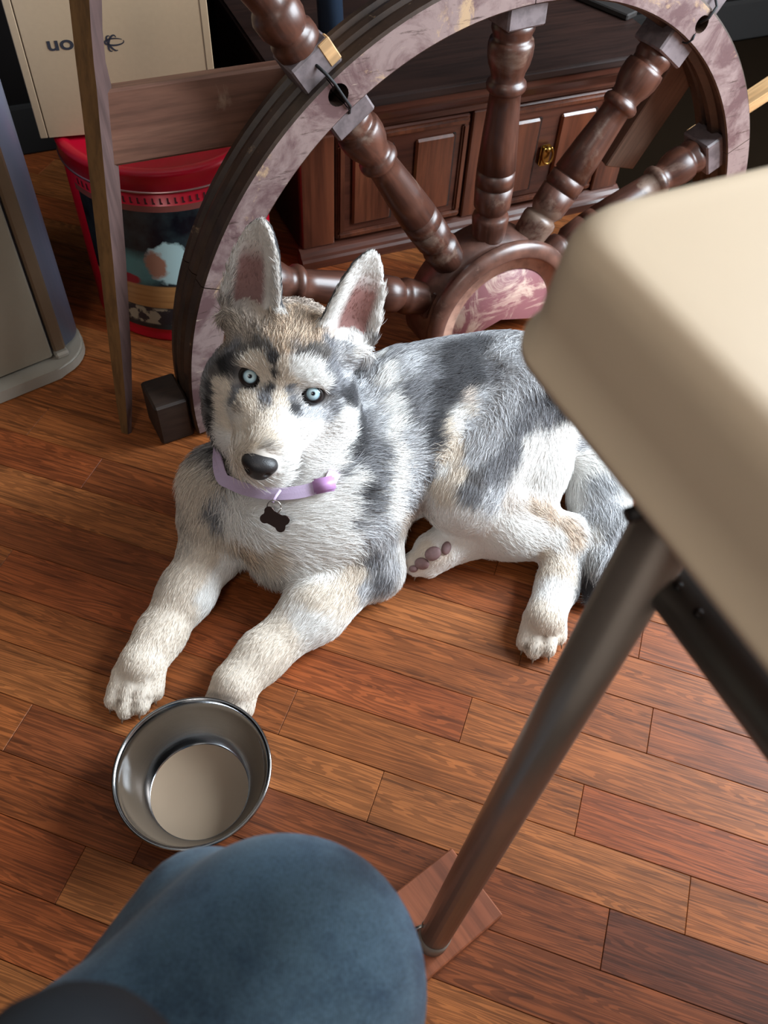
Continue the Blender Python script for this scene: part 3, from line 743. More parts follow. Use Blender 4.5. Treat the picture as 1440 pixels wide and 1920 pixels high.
limb(at(515, 960, .092), at(540, 1015, .062), .062, .050, .03, (0, -.25, -1), .028)      # chest ruff
limb(at(425, 915, .105), at(418, 955, .085), .046, .044, .03, (-.2, -.2, -1), .028)
limb(at(640, 930, .11), at(648, 975, .085), .052, .050, .03, (.1, -.2, -1), .024)
# left foreleg (right in the photo)
shL = at(676, 905, .108); elL = at(690, 1050, .042); mdL = at(592, 1142, .040); wrL = at(492, 1228, .030); pwL = at(440, 1284, .027)
limb(shL, elL, .055, .036, .025, None, .016); limb(elL, mdL, .037, .033, .02, None, .012); limb(mdL, wrL, .032, .0255, .02, None, .010); limb(wrL, pwL, .026, .0255, .015, None, .007)
limb(elL, at(712, 1076, .032), .028, .022, .02, (.3, -.2, -.6), .014)
for (sx_, sy_), (px, py) in (((412, 1296), (393, 1334)), ((428, 1306), (414, 1347)), ((448, 1304), (439, 1348)), ((464, 1290), (459, 1330))): limb(at(sx_, sy_, .025), at(px, py, .0125), .0125, .0105, .0022, None, .005)
# right foreleg
shR = at(430, 920, .10); elR = at(400, 1025, .055); mdR = at(350, 1110, .042); wrR = at(302, 1188, .030); pwR = at(266, 1246, .027)
limb(shR, elR, .050, .033, .025, None, .014); limb(elR, mdR, .032, .028, .02, None, .010); limb(mdR, wrR, .028, .0245, .02, None, .009); limb(wrR, pwR, .025, .0255, .015, None, .007)
for (sx_, sy_), (px, py) in (((234, 1258), (213, 1312)), ((251, 1268), (235, 1330)), ((272, 1264), (264, 1322)), ((290, 1248), (290, 1296))): limb(at(sx_, sy_, .0255), at(px, py, .0125), .0128, .0105, .0022, None, .005)
# left hind leg (near)
hipL = at(958, 750, .138); knL = at(866, 918, .096); bkL = at(988, 862, .085); hkL = at(1062, 1010, .036); mtL = at(1045, 1095, .027); pwH = at(1021, 1160, .027)
limb(hipL, knL, .080, .051, .009, None, .013); limb(hipL, bkL, .068, .052, .012, None, .014); limb(knL, at(960, 980, .055), .046, .037, .015, (1, .1, -.1), .013)
limb(bkL, at(985, 955, .055), .048, .036, .02, (.2, -.6, -.4), .014)
limb(at(950, 985, .048), hkL, .040, .029, .02, None, .010); limb(hkL, mtL, .028, .0225, .015, None, .009); limb(mtL, pwH, .0225, .0240, .015, None, .007)
for (sx_, sy_), (px, py) in (((1000, 1158), (984, 1204)), ((1012, 1168), (1001, 1220)), ((1029, 1166), (1027, 1216)), ((1043, 1154), (1047, 1192))): limb(at(sx_, sy_, .025), at(px, py, .0125), .0122, .0102, .0022, None, .005)
# right hind paw, sole turned to the viewer
limb(at(930, 985, .035), at(868, 1005, .030), .034, .028, .02, (-1, 0, 0), .009)
rp0 = at(868, 1005, .030); rp1 = at(815, 1035, .028)
limb(rp0, rp1, .028, .026, .012, None, .007)
for px, py, z in ((772, 1052, .018), (782, 1064, .016), (806, 1066, .018), (838, 1040, .032)): limb(rp1, at(px, py, z), .0165, .0115, .006, None, .005)
# tail, curled forward along the floor
tl = [(rump+np.array((.01, .0, -.01)), .034), (at(1102, 850, .050), .030), (at(1122, 925, .038), .033), (at(1137, 1000, .035), .032), (at(1130, 1065, .030), .025), (at(1114, 1105, .020), .011)]
for (p, r1), (q, r2) in zip(tl, tl[1:]): limb(p, q, r1, r2, .015, None, .022)
# ---- head, in head-local centimetres
HP_ = []
def hell(c, r, k=.8, L=.008):
    cw = hw(*c); m = max(r)/100
    S.add(lambda P: ell_d(to_head(P)-np.array(c), r)/100.0, cw-m, cw+m, k/100)
def hcone(a, b_, r1, r2, k=.8):
    S.cone(hw(*a), hw(*b_), r1/100, r2/100, k/100)
hell((0, -5.6, 1.4), (5.6, 5.8, 4.9), 1.5)
hell((0, -2.6, 1.8), (3.9, 2.9, 2.9), 1.5)
for s in (-1, 1):
    hell((s*3.2, -1.6, 1.35), (2.0, 1.6, 1.2), 1.0)          # brow
    hell((s*3.8, -3.2, -3.0), (3.7, 3.6, 3.7), 2.0)          # cheek
    hell((s*4.7, -4.4, -4.6), (3.6, 4.0, 5.2), 2.0)          # cheek ruff
    hell((s*3.1, -1.8, -7.0), (3.4, 3.8, 3.0), 2.0)
    hell((s*2.5, 0.4, -2.8), (2.2, 2.8, 2.2), 1.4)
hcone((0, -1.4, -1.6), (0, 3.6, -3.6), 2.9, 2.35, 1.4)
hcone((0, 3.6, -3.6), (0, 6.3, -4.2), 2.35, 1.75, .8)
for s in (-1, 1): hcone((s*1.5, 1.5, -4.4), (s*1.15, 5.5, -5.3), 2.4, 1.75, .8)
hcone((0, -1.5, -6.4), (0, 4.8, -6.9), 3.2, 1.5, 1.0)
hell((0, -4.5, -6.2), (4.6, 4.5, 3.4), 2.0)
for s in (-1, 1): hell((s*5.0, -6.2, 3.2), (2.5, 2.2, 2.6), 1.4)
# eye sockets
EYE = {s: np.array((s*3.35, -0.62, 0.0)) for s in (-1, 1)}
for s in (-1, 1):
    cw = hw(*EYE[s]); S.add(lambda P, c=EYE[s]: (np.linalg.norm(to_head(P)-c-np.array((0, .35, 0)), axis=-1)-1.18)/100.0, cw-.02, cw+.02, .004, sub=True)
# ears
EARS = {}
for s, base, tip, yaw in ((-1, (-4.7, -5.6, 3.2), (-5.9, -6.2, 13.9), -14), (1, (4.7, -5.6, 3.2), (5.9, -6.2, 13.9), 26)):
    B0 = np.array(base); a = np.array(tip)-B0; L_ = np.linalg.norm(a); a /= L_
    f0 = np.array((math.sin(rad(yaw)), math.cos(rad(yaw)), 0.12)); f0 -= a*(f0@a); f0 /= np.linalg.norm(f0)
    wv_ = np.cross(a, f0)
    EARS[s] = (B0, a, wv_, f0, L_)
    def ear(P, E=EARS[s]):
        B0, a, w_, f_, L_ = E; Q = to_head(P)-B0
        h = Q@a; u = Q@w_; v_ = Q@f_
        hh = np.clip(h/L_, -0.3, 1.0); W_ = 3.45*np.sqrt(np.maximum(1-np.clip(hh, 0, 1)**1.75, 0.0))*(1-.40*np.clip((1.6-h)/4.0, 0, 1))
        th = .42+.15*(1-np.clip(hh, 0, 1))
        mid_ = .115*u*u*(1+.3*np.clip(1-hh, 0, 1))-.9
        d = np.maximum(np.maximum((np.abs(v_-mid_)-th)*.8, (np.abs(u)-W_)*.8), np.maximum(h-L_, -2.5-h))
        return d/100.0
    lo = np.minimum(hw(*base), hw(*tip))-.045; hi = np.maximum(hw(*base), hw(*tip))+.045
    S.add(ear, lo, hi, .010)
S.D = np.maximum(S.D, -(S.ax[2]-.0025)[None, None, :].astype(np.float32))
V, Fq = S.mesh()
dog_me = mesh_np('husky', V, Fq)
nrm = np.empty(len(V)*3, np.float32); dog_me.vertices.foreach_get('normal', nrm); nrm = nrm.reshape(-1, 3)
# gentle relaxation of the surface
tri = np.concatenate([Fq[:, [0, 1]], Fq[:, [1, 2]], Fq[:, [2, 3]], Fq[:, [3, 0]]])
for _ in range(3):
    acc = np.zeros_like(V); cnt = np.zeros(len(V))
    np.add.at(acc, tri[:, 0], V[tri[:, 1]]); np.add.at(cnt, tri[:, 0], 1); np.add.at(acc, tri[:, 1], V[tri[:, 0]]); np.add.at(cnt, tri[:, 1], 1)
    V = V*.5+.5*acc/cnt[:, None]
dog_me.vertices.foreach_set('co', V.astype(np.float32).ravel()); dog_me.update()
dog_me.vertices.foreach_get('normal', nrm.ravel()) if False else None
nb = np.empty(len(V)*3, np.float32); dog_me.vertices.foreach_get('normal', nb); nrm = nb.reshape(-1, 3)
bvh = BVHTree.FromPolygons([tuple(v) for v in V], [tuple(f) for f in Fq.tolist()])

# ---- coat: colour samples on the body surface
WH = (.92, .90, .87); CR = (.77, .68, .58); TN = (.60, .47, .36); LG = (.56, .56, .575); GR = (.25, .25, .265); DG = (.072, .070, .075); TB = (.64, .52, .42); DB = (.17, .155, .145); BK = (.035, .034, .036); PK = (.50, .30, .27)
SAMPLES = []      # (point, reach in metres, colour)
# coat markings, plus shade between the toes painted as dark marks: body-surface points (x y z in 0.1 mm, reach in 0.1 mm, tone)
TONES = [(0.6, 0.47, 0.36), (0.5, 0.42, 0.35), (0.52, 0.45, 0.4), (0.56, 0.56, 0.575), (0.46, 0.4, 0.35), (0.42, 0.36, 0.31), (0.25, 0.25, 0.265), (0.035, 0.034, 0.036), (0.072, 0.07, 0.075), (0.17, 0.155, 0.145), (0.5, 0.45, 0.4), (0.77, 0.68, 0.58), (0.4, 0.34, 0.3), (0.92, 0.9, 0.87), (0.5, 0.5, 0.52), (0.5, 0.44, 0.38), (0.55, 0.5, 0.45), (0.66, 0.6, 0.54), (0.7, 0.62, 0.55), (0.6, 0.54, 0.5), (0.6, 0.52, 0.46), (0.62, 0.56, 0.5), (0.17, 0.16, 0.16), (0.66, 0.6, 0.55), (0.64, 0.52, 0.42), (0.36, 0.29, 0.23), (0.7, 0.6, 0.52), (0.55, 0.55, 0.55)]
MARKS = """
-1029 7030 3181 81.2 0; -1107 6784 3202 81.2 0; -858 6972 3140 92.8 0; -1328 6799 3170 69.6 1; -1138 6588 3157 69.6 0; -908 6675 3139 81.2 0; -680 6831 3064 81.2 2; -563 6760 2921 69.6 3
-1489 6736 3069 69.6 4; -1758 6898 2837 81.2 5; -1663 6677 2856 58.0 6; -1752 6509 2741 52.8 7; -1681 6517 2800 45.2 8; -1826 6474 2662 34.8 9; -1950 6721 2604 52.2 6; -1543 6496 2954 34.8 9
-1403 6504 3031 34.8 9; -1287 6452 3052 34.8 9; -1215 6373 2988 30.2 8; -1209 6315 2863 22.6 8; -1238 6239 2747 22.6 8; -1277 6144 2702 34.8 6; -1308 6047 2666 34.8 10; -1338 6367 2911 52.2 11
-1283 6328 2843 34.8 11; -1422 6399 2931 40.6 11; -1097 6444 3077 34.8 0; -1106 6343 2955 34.8 11; -1116 6278 2796 34.8 11; -1116 6153 2694 46.4 11; -994 6483 3088 34.8 12; -939 6455 3047 29.0 9
-839 6517 3037 40.6 9; -734 6533 2947 40.6 9; -663 6525 2831 46.4 6; -599 6546 2706 46.4 6; -527 6689 2618 52.2 3; -693 6675 2983 52.2 6; -452 6813 2588 52.2 3; -542 6531 2574 40.6 6
-459 6575 2462 52.8 8; -491 6471 2458 52.8 7; -547 6464 2538 45.2 8; -425 6522 2359 45.2 8; -380 7194 1957 46.4 3; -426 7602 1783 52.2 3; -631 6406 2647 29.0 6; -958 6351 2926 52.2 13
-881 6388 2936 52.2 13; -802 6390 2868 46.4 13; -745 6355 2774 34.8 13; -1036 6298 2822 29.0 11; -1050 6244 2723 23.2 6; -1028 6175 2665 23.2 6; -983 6100 2607 30.2 8; -935 6045 2552 23.2 6
-886 6092 2548 34.8 3; -783 6143 2467 46.4 3; -684 6252 2421 34.8 14; -607 6320 2439 34.8 6; -572 6371 2471 29.0 3; -1618 6274 2639 29.0 6; -1626 6198 2598 29.0 6; -1554 6107 2620 29.0 15
-1518 6178 2667 34.8 11; -1422 6082 2657 40.6 11; -1324 5958 2641 46.4 11; -1714 6336 2608 34.8 11; -1757 6307 2516 40.6 11; -1796 6398 2616 29.0 11; -1763 6252 2375 34.8 11; -1700 6159 2277 46.4 11
-1580 5890 2373 52.2 11; -1735 6328 1622 40.6 11; -1477 5597 2385 52.2 11; -1880 6393 2498 30.2 8; -1895 6347 2346 30.2 7; -1886 6266 2204 30.2 7; -1870 6206 2045 30.2 7; -1923 6437 1554 30.2 7
-1827 6219 1591 30.2 7; -1732 6070 1573 45.2 8; -1978 6430 2255 29.0 6; -523 6335 2336 52.2 13; -495 6338 2214 40.6 13; -519 6306 2037 69.6 13; -680 6173 2080 69.6 13; -616 6087 1838 58.0 13
-780 6097 2396 52.2 13; -445 6425 2294 34.8 13; -359 6648 2034 45.2 8; -361 6528 1963 52.8 8; -374 6402 1897 52.8 8; -404 6270 1847 52.8 8; -457 6143 1808 34.8 6; -529 6029 1771 34.8 6
-295 6768 1960 34.8 6; -291 7783 1803 58.0 13; -302 7426 1915 52.2 3; -400 6818 2850 52.2 13; -571 6847 3003 46.4 13; -383 7742 1745 46.4 3; -1807 6955 2999 58.0 15; -1677 6855 3023 58.0 15
-1166 6830 3227 34.8 3; -1182 5900 2638 69.6 11; -1395 5861 2580 58.0 11; -1029 5925 2551 69.6 13; -902 5952 2377 69.6 13; -1190 5737 2578 58.0 11; -1315 5675 2554 46.4 11; -1013 5733 2363 58.0 13
-949 5980 1923 69.6 13; -1032 5905 1781 52.2 13; -1177 5892 1736 46.4 13; -1394 5644 2500 46.4 11; -1686 6085 1588 46.4 11; -1268 5602 2544 23.2 16; -1200 5599 2532 29.0 17; -1362 5617 2518 29.0 11
-833 5940 1807 58.0 13; -1064 5758 2490 46.4 13; -2195 6144 1418 92.8 11; -2104 5918 1323 81.2 11; -1936 5819 1321 52.2 6; -1843 5864 1419 52.2 3; -1870 5735 1243 52.2 6; -1998 5737 1177 58.0 11
-1713 5765 1368 69.6 13; -1643 5634 1254 69.6 13; -1394 5680 1512 92.8 13; -1384 5494 1275 81.2 13; -1588 5522 1012 69.6 0; -1775 5606 1078 58.0 11; -1269 5409 1055 69.6 11; -1026 5447 1283 92.8 13
-911 5380 985 81.2 13; -682 5518 1327 92.8 13; -752 5681 1585 104.4 13; -465 5709 1488 92.8 13; -448 5531 1138 81.2 13; -678 5426 948 81.2 13; -374 5999 1697 58.0 13; -1920 6015 1508 69.6 11
-262 6822 1951 40.6 3; -258 6610 1913 40.6 6; -228 6373 1822 46.4 6; -256 6138 1729 46.4 6; -285 5932 1605 60.3 8; -329 5772 1471 46.4 6; -371 5656 1328 40.6 6; -218 7069 1966 46.4 3
-158 6638 1894 46.4 3; -94 6357 1765 46.4 6; -143 6075 1633 52.2 6; -152 5861 1427 52.2 6; -136 7225 1993 52.2 13; -38 6917 1964 52.2 13; 21 6672 1876 58.0 13; 60 6408 1725 58.0 13
64 6164 1550 58.0 13; 44 5960 1323 58.0 13; -103 7396 2005 46.4 13; 128 7442 2068 81.2 3; 178 7056 2018 69.6 6; 378 7367 2078 81.2 6; 562 7470 2084 90.5 8; 685 7767 2078 105.6 8
878 7896 2066 105.6 8; 814 7432 2059 105.6 8; 514 7106 2003 90.5 8; 634 7193 2015 90.5 8; 284 6825 1918 69.6 6; 471 6808 1868 75.4 8; 458 6618 1715 75.4 8; 245 6562 1754 69.6 3
298 6365 1526 69.6 3; 453 6428 1471 58.0 6; 293 6197 1251 69.6 3; 252 6069 1009 58.0 18; 436 6280 964 58.0 19; 1246 7752 2144 81.2 3; 1491 7739 2178 81.2 3; 1679 7474 2103 81.2 3
1127 7476 2049 69.6 6; 1374 7336 2036 81.2 3; 1635 7209 1928 69.6 6; 1889 7379 1959 75.4 8; 2054 7339 1753 60.3 8; 1848 7193 1791 58.0 6; 1527 6997 1781 69.6 6; 1269 7064 1862 69.6 3
1021 7114 1874 69.6 3; 828 7119 1936 52.2 20; 611 6800 1803 52.2 11; 598 6583 1588 52.2 11; 807 6692 1581 63.8 11; 833 6466 1467 58.0 11; 755 6850 1766 52.2 13; 872 6977 1823 52.2 21
618 6385 1349 52.2 11; 719 6884 1815 58.0 13; 676 6690 1660 58.0 11; 635 6525 1472 58.0 13; 686 6268 1305 58.0 11; 799 6106 1127 58.0 13; 913 6895 1735 69.6 3; 1165 6795 1689 69.6 3
993 6633 1575 69.6 3; 1425 6743 1590 69.6 6; 1307 6620 1530 69.6 6; 1068 6422 1450 63.8 22; 987 6253 1357 58.0 6; 1224 6484 1443 63.8 6; 1282 6307 1228 69.6 3; 1688 6892 1547 69.6 13
2040 7179 1461 69.6 13; 2250 7324 1137 69.6 13; 1865 6893 1282 81.2 13; 1695 6694 1102 81.2 13; 1896 6737 1073 58.0 13; 1498 6379 1063 69.6 23; 1779 6470 930 58.0 24; 1993 6455 817 58.0 24
2206 6364 695 52.2 24; 2306 6220 630 46.4 24; 1069 6078 939 69.6 13; 1388 6163 917 81.2 13; 1729 6148 766 81.2 13; 2077 6195 636 58.0 13; 2029 5983 483 58.0 11; 2203 5884 537 46.4 11
2059 5518 501 58.0 13; 1918 5222 491 69.6 11; 1825 5056 278 69.6 11; 2070 5067 294 58.0 11; -107 5749 1185 58.0 3; 83 5796 941 52.2 3; -87 5613 860 58.0 6; 137 5630 647 46.4 3
55 5487 571 52.2 6; -127 5393 635 46.4 3; -256 5446 759 58.0 11; -221 5669 1178 46.4 3; -357 5203 675 69.6 11; -642 5053 762 81.2 11; -739 4827 665 81.2 13; -1014 4644 593 81.2 11
-1158 4394 546 81.2 11; -1403 4084 492 81.2 11; -1563 3979 427 69.6 11; -1904 5591 981 58.0 11; -1962 5475 823 58.0 11; -1790 5445 674 52.2 13; -1731 5525 781 52.2 13; -2105 5222 747 69.6 11
-1927 5130 580 58.0 13; -2178 4885 601 69.6 11; -2302 4576 528 81.2 11; -2469 4252 496 81.2 11; -2681 4018 298 81.2 11; -2406 4054 268 69.6 11; -2728 3992 266 23.2 25; -2703 3886 230 23.2 25
-2557 3955 267 23.2 25; -2557 3867 216 23.2 25; -2412 4062 278 23.2 25; -2407 3975 223 23.2 25; 1814 5046 268 23.2 25; 1783 4962 214 23.2 25; 1923 5024 274 23.2 25; 1916 4929 217 23.2 25
2050 5061 301 23.2 25; -2716 3920 237 29.0 11; -2602 3887 246 29.0 11; -2486 3933 247 29.0 11; -2379 4037 231 29.0 11; 969 6106 731 58.0 13; 731 6140 548 58.0 13; 546 6013 481 58.0 11
742 5965 462 46.4 26; 431 5962 314 46.4 11; 2424 7461 1006 58.0 3; 2552 7373 711 69.6 13; 2660 7103 724 69.6 3; 2640 6724 656 81.2 3; 2735 6331 641 81.2 3; 2613 6342 610 58.0 13
2715 5980 574 58.0 3; 2568 6000 527 58.0 27; 2563 5785 328 60.3 8
"""
for row in MARKS.replace(chr(10), ";").split(";"):
    if row.strip():
        x, y, z, r, c = row.split(); SAMPLES.append(((float(x)/1e4, float(y)/1e4, float(z)/1e4), float(r)/1e4, TONES[int(c)]))
for p, r, c in ((hw(0, -11, 3), .02, GR), (hw(-5, -10, 0), .02, GR), (hw(5, -10, 0), .02, GR), (hw(0, -8, 6), .02, (.5, .42, .36)), (hw(0, -14, -4), .03, GR), (pel+np.array((-.05, .10, .02)), .04, GR), (mid+np.array((-.05, .10, .02)), .04, GR), (chest+np.array((-.08, .10, .04)), .04, GR), (mid+np.array((0, 0, -.1)), .05, WH), (pel+np.array((0, 0, -.1)), .05, WH), (chest+np.array((-.1, .05, -.03)), .03, CR), (hw(0, 2, -8.5), .02, WH)):
    SAMPLES.append((tuple(p), r, c))
SP = np.array([s[0] for s in SAMPLES]); SR = np.array([s[1] for s in SAMPLES]); SC = np.array([s[2] for s in SAMPLES])
def hash_noise(P, f, seed):
    r_ = np.random.default_rng(seed); o = np.zeros(len(P))
    for _ in range(7):
        k = r_.normal(size=3)*f; o += np.sin(P@k+r_.uniform(0, 6.28))
    return o/2.6
def coat(P, Nn):
    Pw = P+np.stack([hash_noise(P, 150, s) for s in (1, 2, 3)], 1)*.0018
    out = np.empty((len(P), 3))
    for i in range(0, len(P), 20000):
        q = Pw[i:i+20000]; d = np.sqrt(((q[:, None, :]-SP[None])**2).sum(-1))/SR[None]
        w_ = 1/(d**6+1e-5); out[i:i+20000] = (w_@SC)/w_.sum(1, keepdims=True)
    H = to_head(P)
    HN = Nn @ HR; SGN = np.sign((EARS[1][2])[0])
    for s, (B0, a, w__, f_, L_) in EARS.items():
        Q = H-B0; h = Q@a; u = Q@w__; v_ = Q@f_; ins = (h > -1.0) & (np.abs(u) < 4.6) & (v_ > -3.0) & (v_ < 2.6) & (h < L_+1)
        mid_ = .115*u*u*(1+.3*np.clip(1-h/L_, 0, 1))-.9
        W_ = 3.45*np.sqrt(np.maximum(1-np.clip(h/L_, 0, .999)**1.75, 0.0))
        on = ins & (h > 2.2) & (np.abs(v_-mid_) < 1.1)
        front = on & ((HN@f_) > 0.15)
        rim = np.abs(u)/np.maximum(W_, .2); rimc = np.abs(u-.55*s*SGN)/np.maximum(W_, .2)
        base = np.array(WH if s > 0 else (.70, .66, .62)); out[on] = np.array((.34, .31, .29))
        out[on & (rim > .8)] = np.array((.10, .10, .105))
        x = np.clip((.62-rimc)/.22, 0, 1)*np.clip((L_*.80-h)/2.2, 0, 1)
        pink = np.array((.42, .22, .20)) if s > 0 else np.array((.33, .19, .18))
        mixd = base[None]*(1-x[:, None])+pink[None]*x[:, None]
        deep = np.clip((4.2-h)/2.5, 0, 1)*x
        mixd = mixd*(1-.45*deep[:, None])
        out[front] = mixd[front]
    return np.clip(out, .01, .97)
vc = coat(V, nrm)
ca = dog_me.color_attributes.new('coat', 'FLOAT_COLOR', 'POINT')
ca.data.foreach_set('color', np.concatenate([vc*.93, np.ones((len(V), 1))], 1).astype(np.float32).ravel())
m_skin, nt, b = new_mat('undercoat')
at_ = N(nt, 'ShaderNodeAttribute', attribute_name='coat'); nt.links.new(at_.outputs[0], b.inputs['Base Color'])
b.inputs['Roughness'].default_value = 0.85; b.inputs['Specular IOR Level'].default_value = 0.15
dog = obj_me('husky_puppy', dog_me, m_skin, None, True)
tag(dog, 'grey and white husky puppy with pale blue eyes lying on the wood floor', 'dog')

# ---- fur strands (one part)
NF = 270000
v0, v1, v2_, v3 = (V[Fq[:, i]] for i in range(4))
T3 = np.concatenate([np.stack([v0, v1, v2_], 1), np.stack([v0, v2_, v3], 1)])
TN_ = np.concatenate([np.stack([nrm[Fq[:, 0]], nrm[Fq[:, 1]], nrm[Fq[:, 2]]], 1), np.stack([nrm[Fq[:, 0]], nrm[Fq[:, 2]], nrm[Fq[:, 3]]], 1)])
ar = np.linalg.norm(np.cross(T3[:, 1]-T3[:, 0], T3[:, 2]-T3[:, 0]), axis=1)
cen = T3.mean(1)
hd = to_head(cen); in_head = (np.linalg.norm(hd-np.array((0, -3.5, 0)), axis=1) < 11) | ((hd[:, 2] > 2) & (hd[:, 2] < 16) & (np.abs(hd[:, 0]) < 11) & (np.abs(hd[:, 1]+6) < 7))
dens = ar*np.where(in_head, 2.4, 1.0)*np.where(cen[:, 2] < .004, 0, 1)
dens *= np.where((cen[:, 1] > .80) & (cen[:, 2] < .05), .3, 1)
pi = rng.choice(len(T3), NF, p=dens/dens.sum())
u_, v_ = rng.random(NF), rng.random(NF); fl_ = u_+v_ > 1; u_[fl_], v_[fl_] = 1-u_[fl_], 1-v_[fl_]
bc = np.stack([1-u_-v_, u_, v_], 1)
P = (T3[pi]*bc[:, :, None]).sum(1); Nn = (TN_[pi]*bc[:, :, None]).sum(1); Nn /= np.linalg.norm(Nn, axis=1, keepdims=True)+1e-9
W_ = np.zeros(NF); FL = np.zeros((NF, 3)); LN = np.zeros(NF)
for a, b_, r_, f_, L_ in FLOW:
    d = cone_d(P, a, b_, r_, r_); w_ = np.exp(-np.clip(d, -.02, .3)/.010)
    W_ += w_; FL += w_[:, None]*f_; LN += w_*L_
H = to_head(P)
dh = np.linalg.norm((H-np.array((0, -3.2, -1.2)))/np.array((1.05, 1.1, 1.0)), axis=1)
wh = np.clip((9.6-dh)/2.0, 0, 1)
FL /= W_[:, None]; LN /= W_
src = np.array((0, 7.2, -3.6)); hf = H-src; hf[:, 1] -= 2.0; hf /= np.linalg.norm(hf, axis=1, keepdims=True); hfw = hf @ HR.T
dn = np.linalg.norm(H-src, axis=1)
hl = np.clip(.0022+.0008*dn, .0022, .011)
hl = np.where((H[:, 1] < -4.5) & (H[:, 2] < 0), .017, hl)
FL = FL*(1-wh[:, None])+hfw*wh[:, None]; LN = LN*(1-wh)+hl*wh
kill = np.zeros(NF, bool)
for s, (B0, a, w__, f_, L_) in EARS.items():
    Q = H-B0; h = Q@a; u = Q@w__; v__ = Q@f_
    on = (h > 1.2) & (np.abs(u) < 4.6) & (v__ > -3) & (v__ < 3) & (h < L_+1.5)
    aw = HR@a; ww = HR@w__
    FL[on] = aw+.25*np.sign(u[on])[:, None]*ww*-1.0; LN[on] = .006
    rimz = on & (np.abs(u) > 2.3) & ((Nn@(HR@f_)) > 0.1); LN[rimz] = .013
    inner = on & (np.abs(u) < 2.0) & ((Nn@(HR@f_)) > 0.3) & (h < L_*.75); kill |= inner & (rng.random(NF) < .82)
for s in (-1, 1):
    e = (H-EYE[s]-np.array((0, .3, 0)))/np.array((1.28, 1.6, 1.05)); kill |= (np.linalg.norm(e, axis=1) < 1.22)
kill |= np.linalg.norm((H-np.array((0, 7.4, -4.3)))/np.array((2.1, 1.5, 1.55)), axis=1) < 1.0
P, Nn, FL, LN, H = (x[~kill] for x in (P, Nn, FL, LN, H)); NF = len(P)
FL = FL+rng.normal(size=FL.shape)*.17 + np.stack([hash_noise(P, 60, s) for s in (11, 12, 13)], 1)*.16
tg = FL-Nn*(FL*Nn).sum(1, keepdims=True); tg /= np.linalg.norm(tg, axis=1, keepdims=True)+1e-6
L = (LN*rng.uniform(.65, 1.2, NF))[:, None]
lift = rng.uniform(.28, .55, NF)[:, None]
pts = np.empty((NF, 4, 3))
for j, t in enumerate((0, .35, .7, 1.0)):
    pts[:, j] = P-Nn*.0006 + L*(tg*(t*.80+.15*t*t)+Nn*lift*(t-.55*t*t)) + np.array((0, 0, -1))*L*.10*t*t
pts[:, :, 2] = np.maximum(pts[:, :, 2], .0012)
base = coat(P, Nn)
lum = base.mean(1)
rnd = rng.normal(size=NF)
grey = np.clip(1-np.abs(lum-.42)/.32, 0, 1)       # agouti zones: strands banded light and dark
shade = np.where(rnd > 0.25, 1+1.0*grey, 1-.74*grey)*rng.uniform(.92, 1.06, NF)
colr = np.empty((NF, 4, 4)); colr[..., 3] = 1
for j, t in enumerate((0, .35, .7, 1.0)):
    colr[:, j, :3] = np.clip(base*(shade[:, None]*t+(1-t)*1.0), .01, .97)
hc = bpy.data.hair_curves.new('fur'); hc.add_curves([4]*NF)
hc.position_data.foreach_set('vector', pts.astype(np.float32).ravel())
ra = hc.attributes.new('radius', 'FLOAT', 'POINT'); thick = np.where(rng.random(NF) < .3, 1.75, .9)
ra.data.foreach_set('value', (thick[:, None]*np.array((.00020, .00019, .00013, .00003))[None]).astype(np.float32).ravel())
fa = hc.attributes.new('coat', 'FLOAT_COLOR', 'POINT'); fa.data.foreach_set('color', colr.astype(np.float32).ravel())
m_fur, nt, b = new_mat('fur_strand')
at_ = N(nt, 'ShaderNodeAttribute', attribute_name='coat'); nt.links.new(at_.outputs[0], b.inputs['Base Color'])
b.inputs['Roughness'].default_value = 0.6; b.inputs['Specular IOR Level'].default_value = 0.2
hc.materials.append(m_fur)
fo = bpy.data.objects.new('fur', hc); COL.objects.link(fo); fo.parent = dog; fo['kind'] = 'stuff'

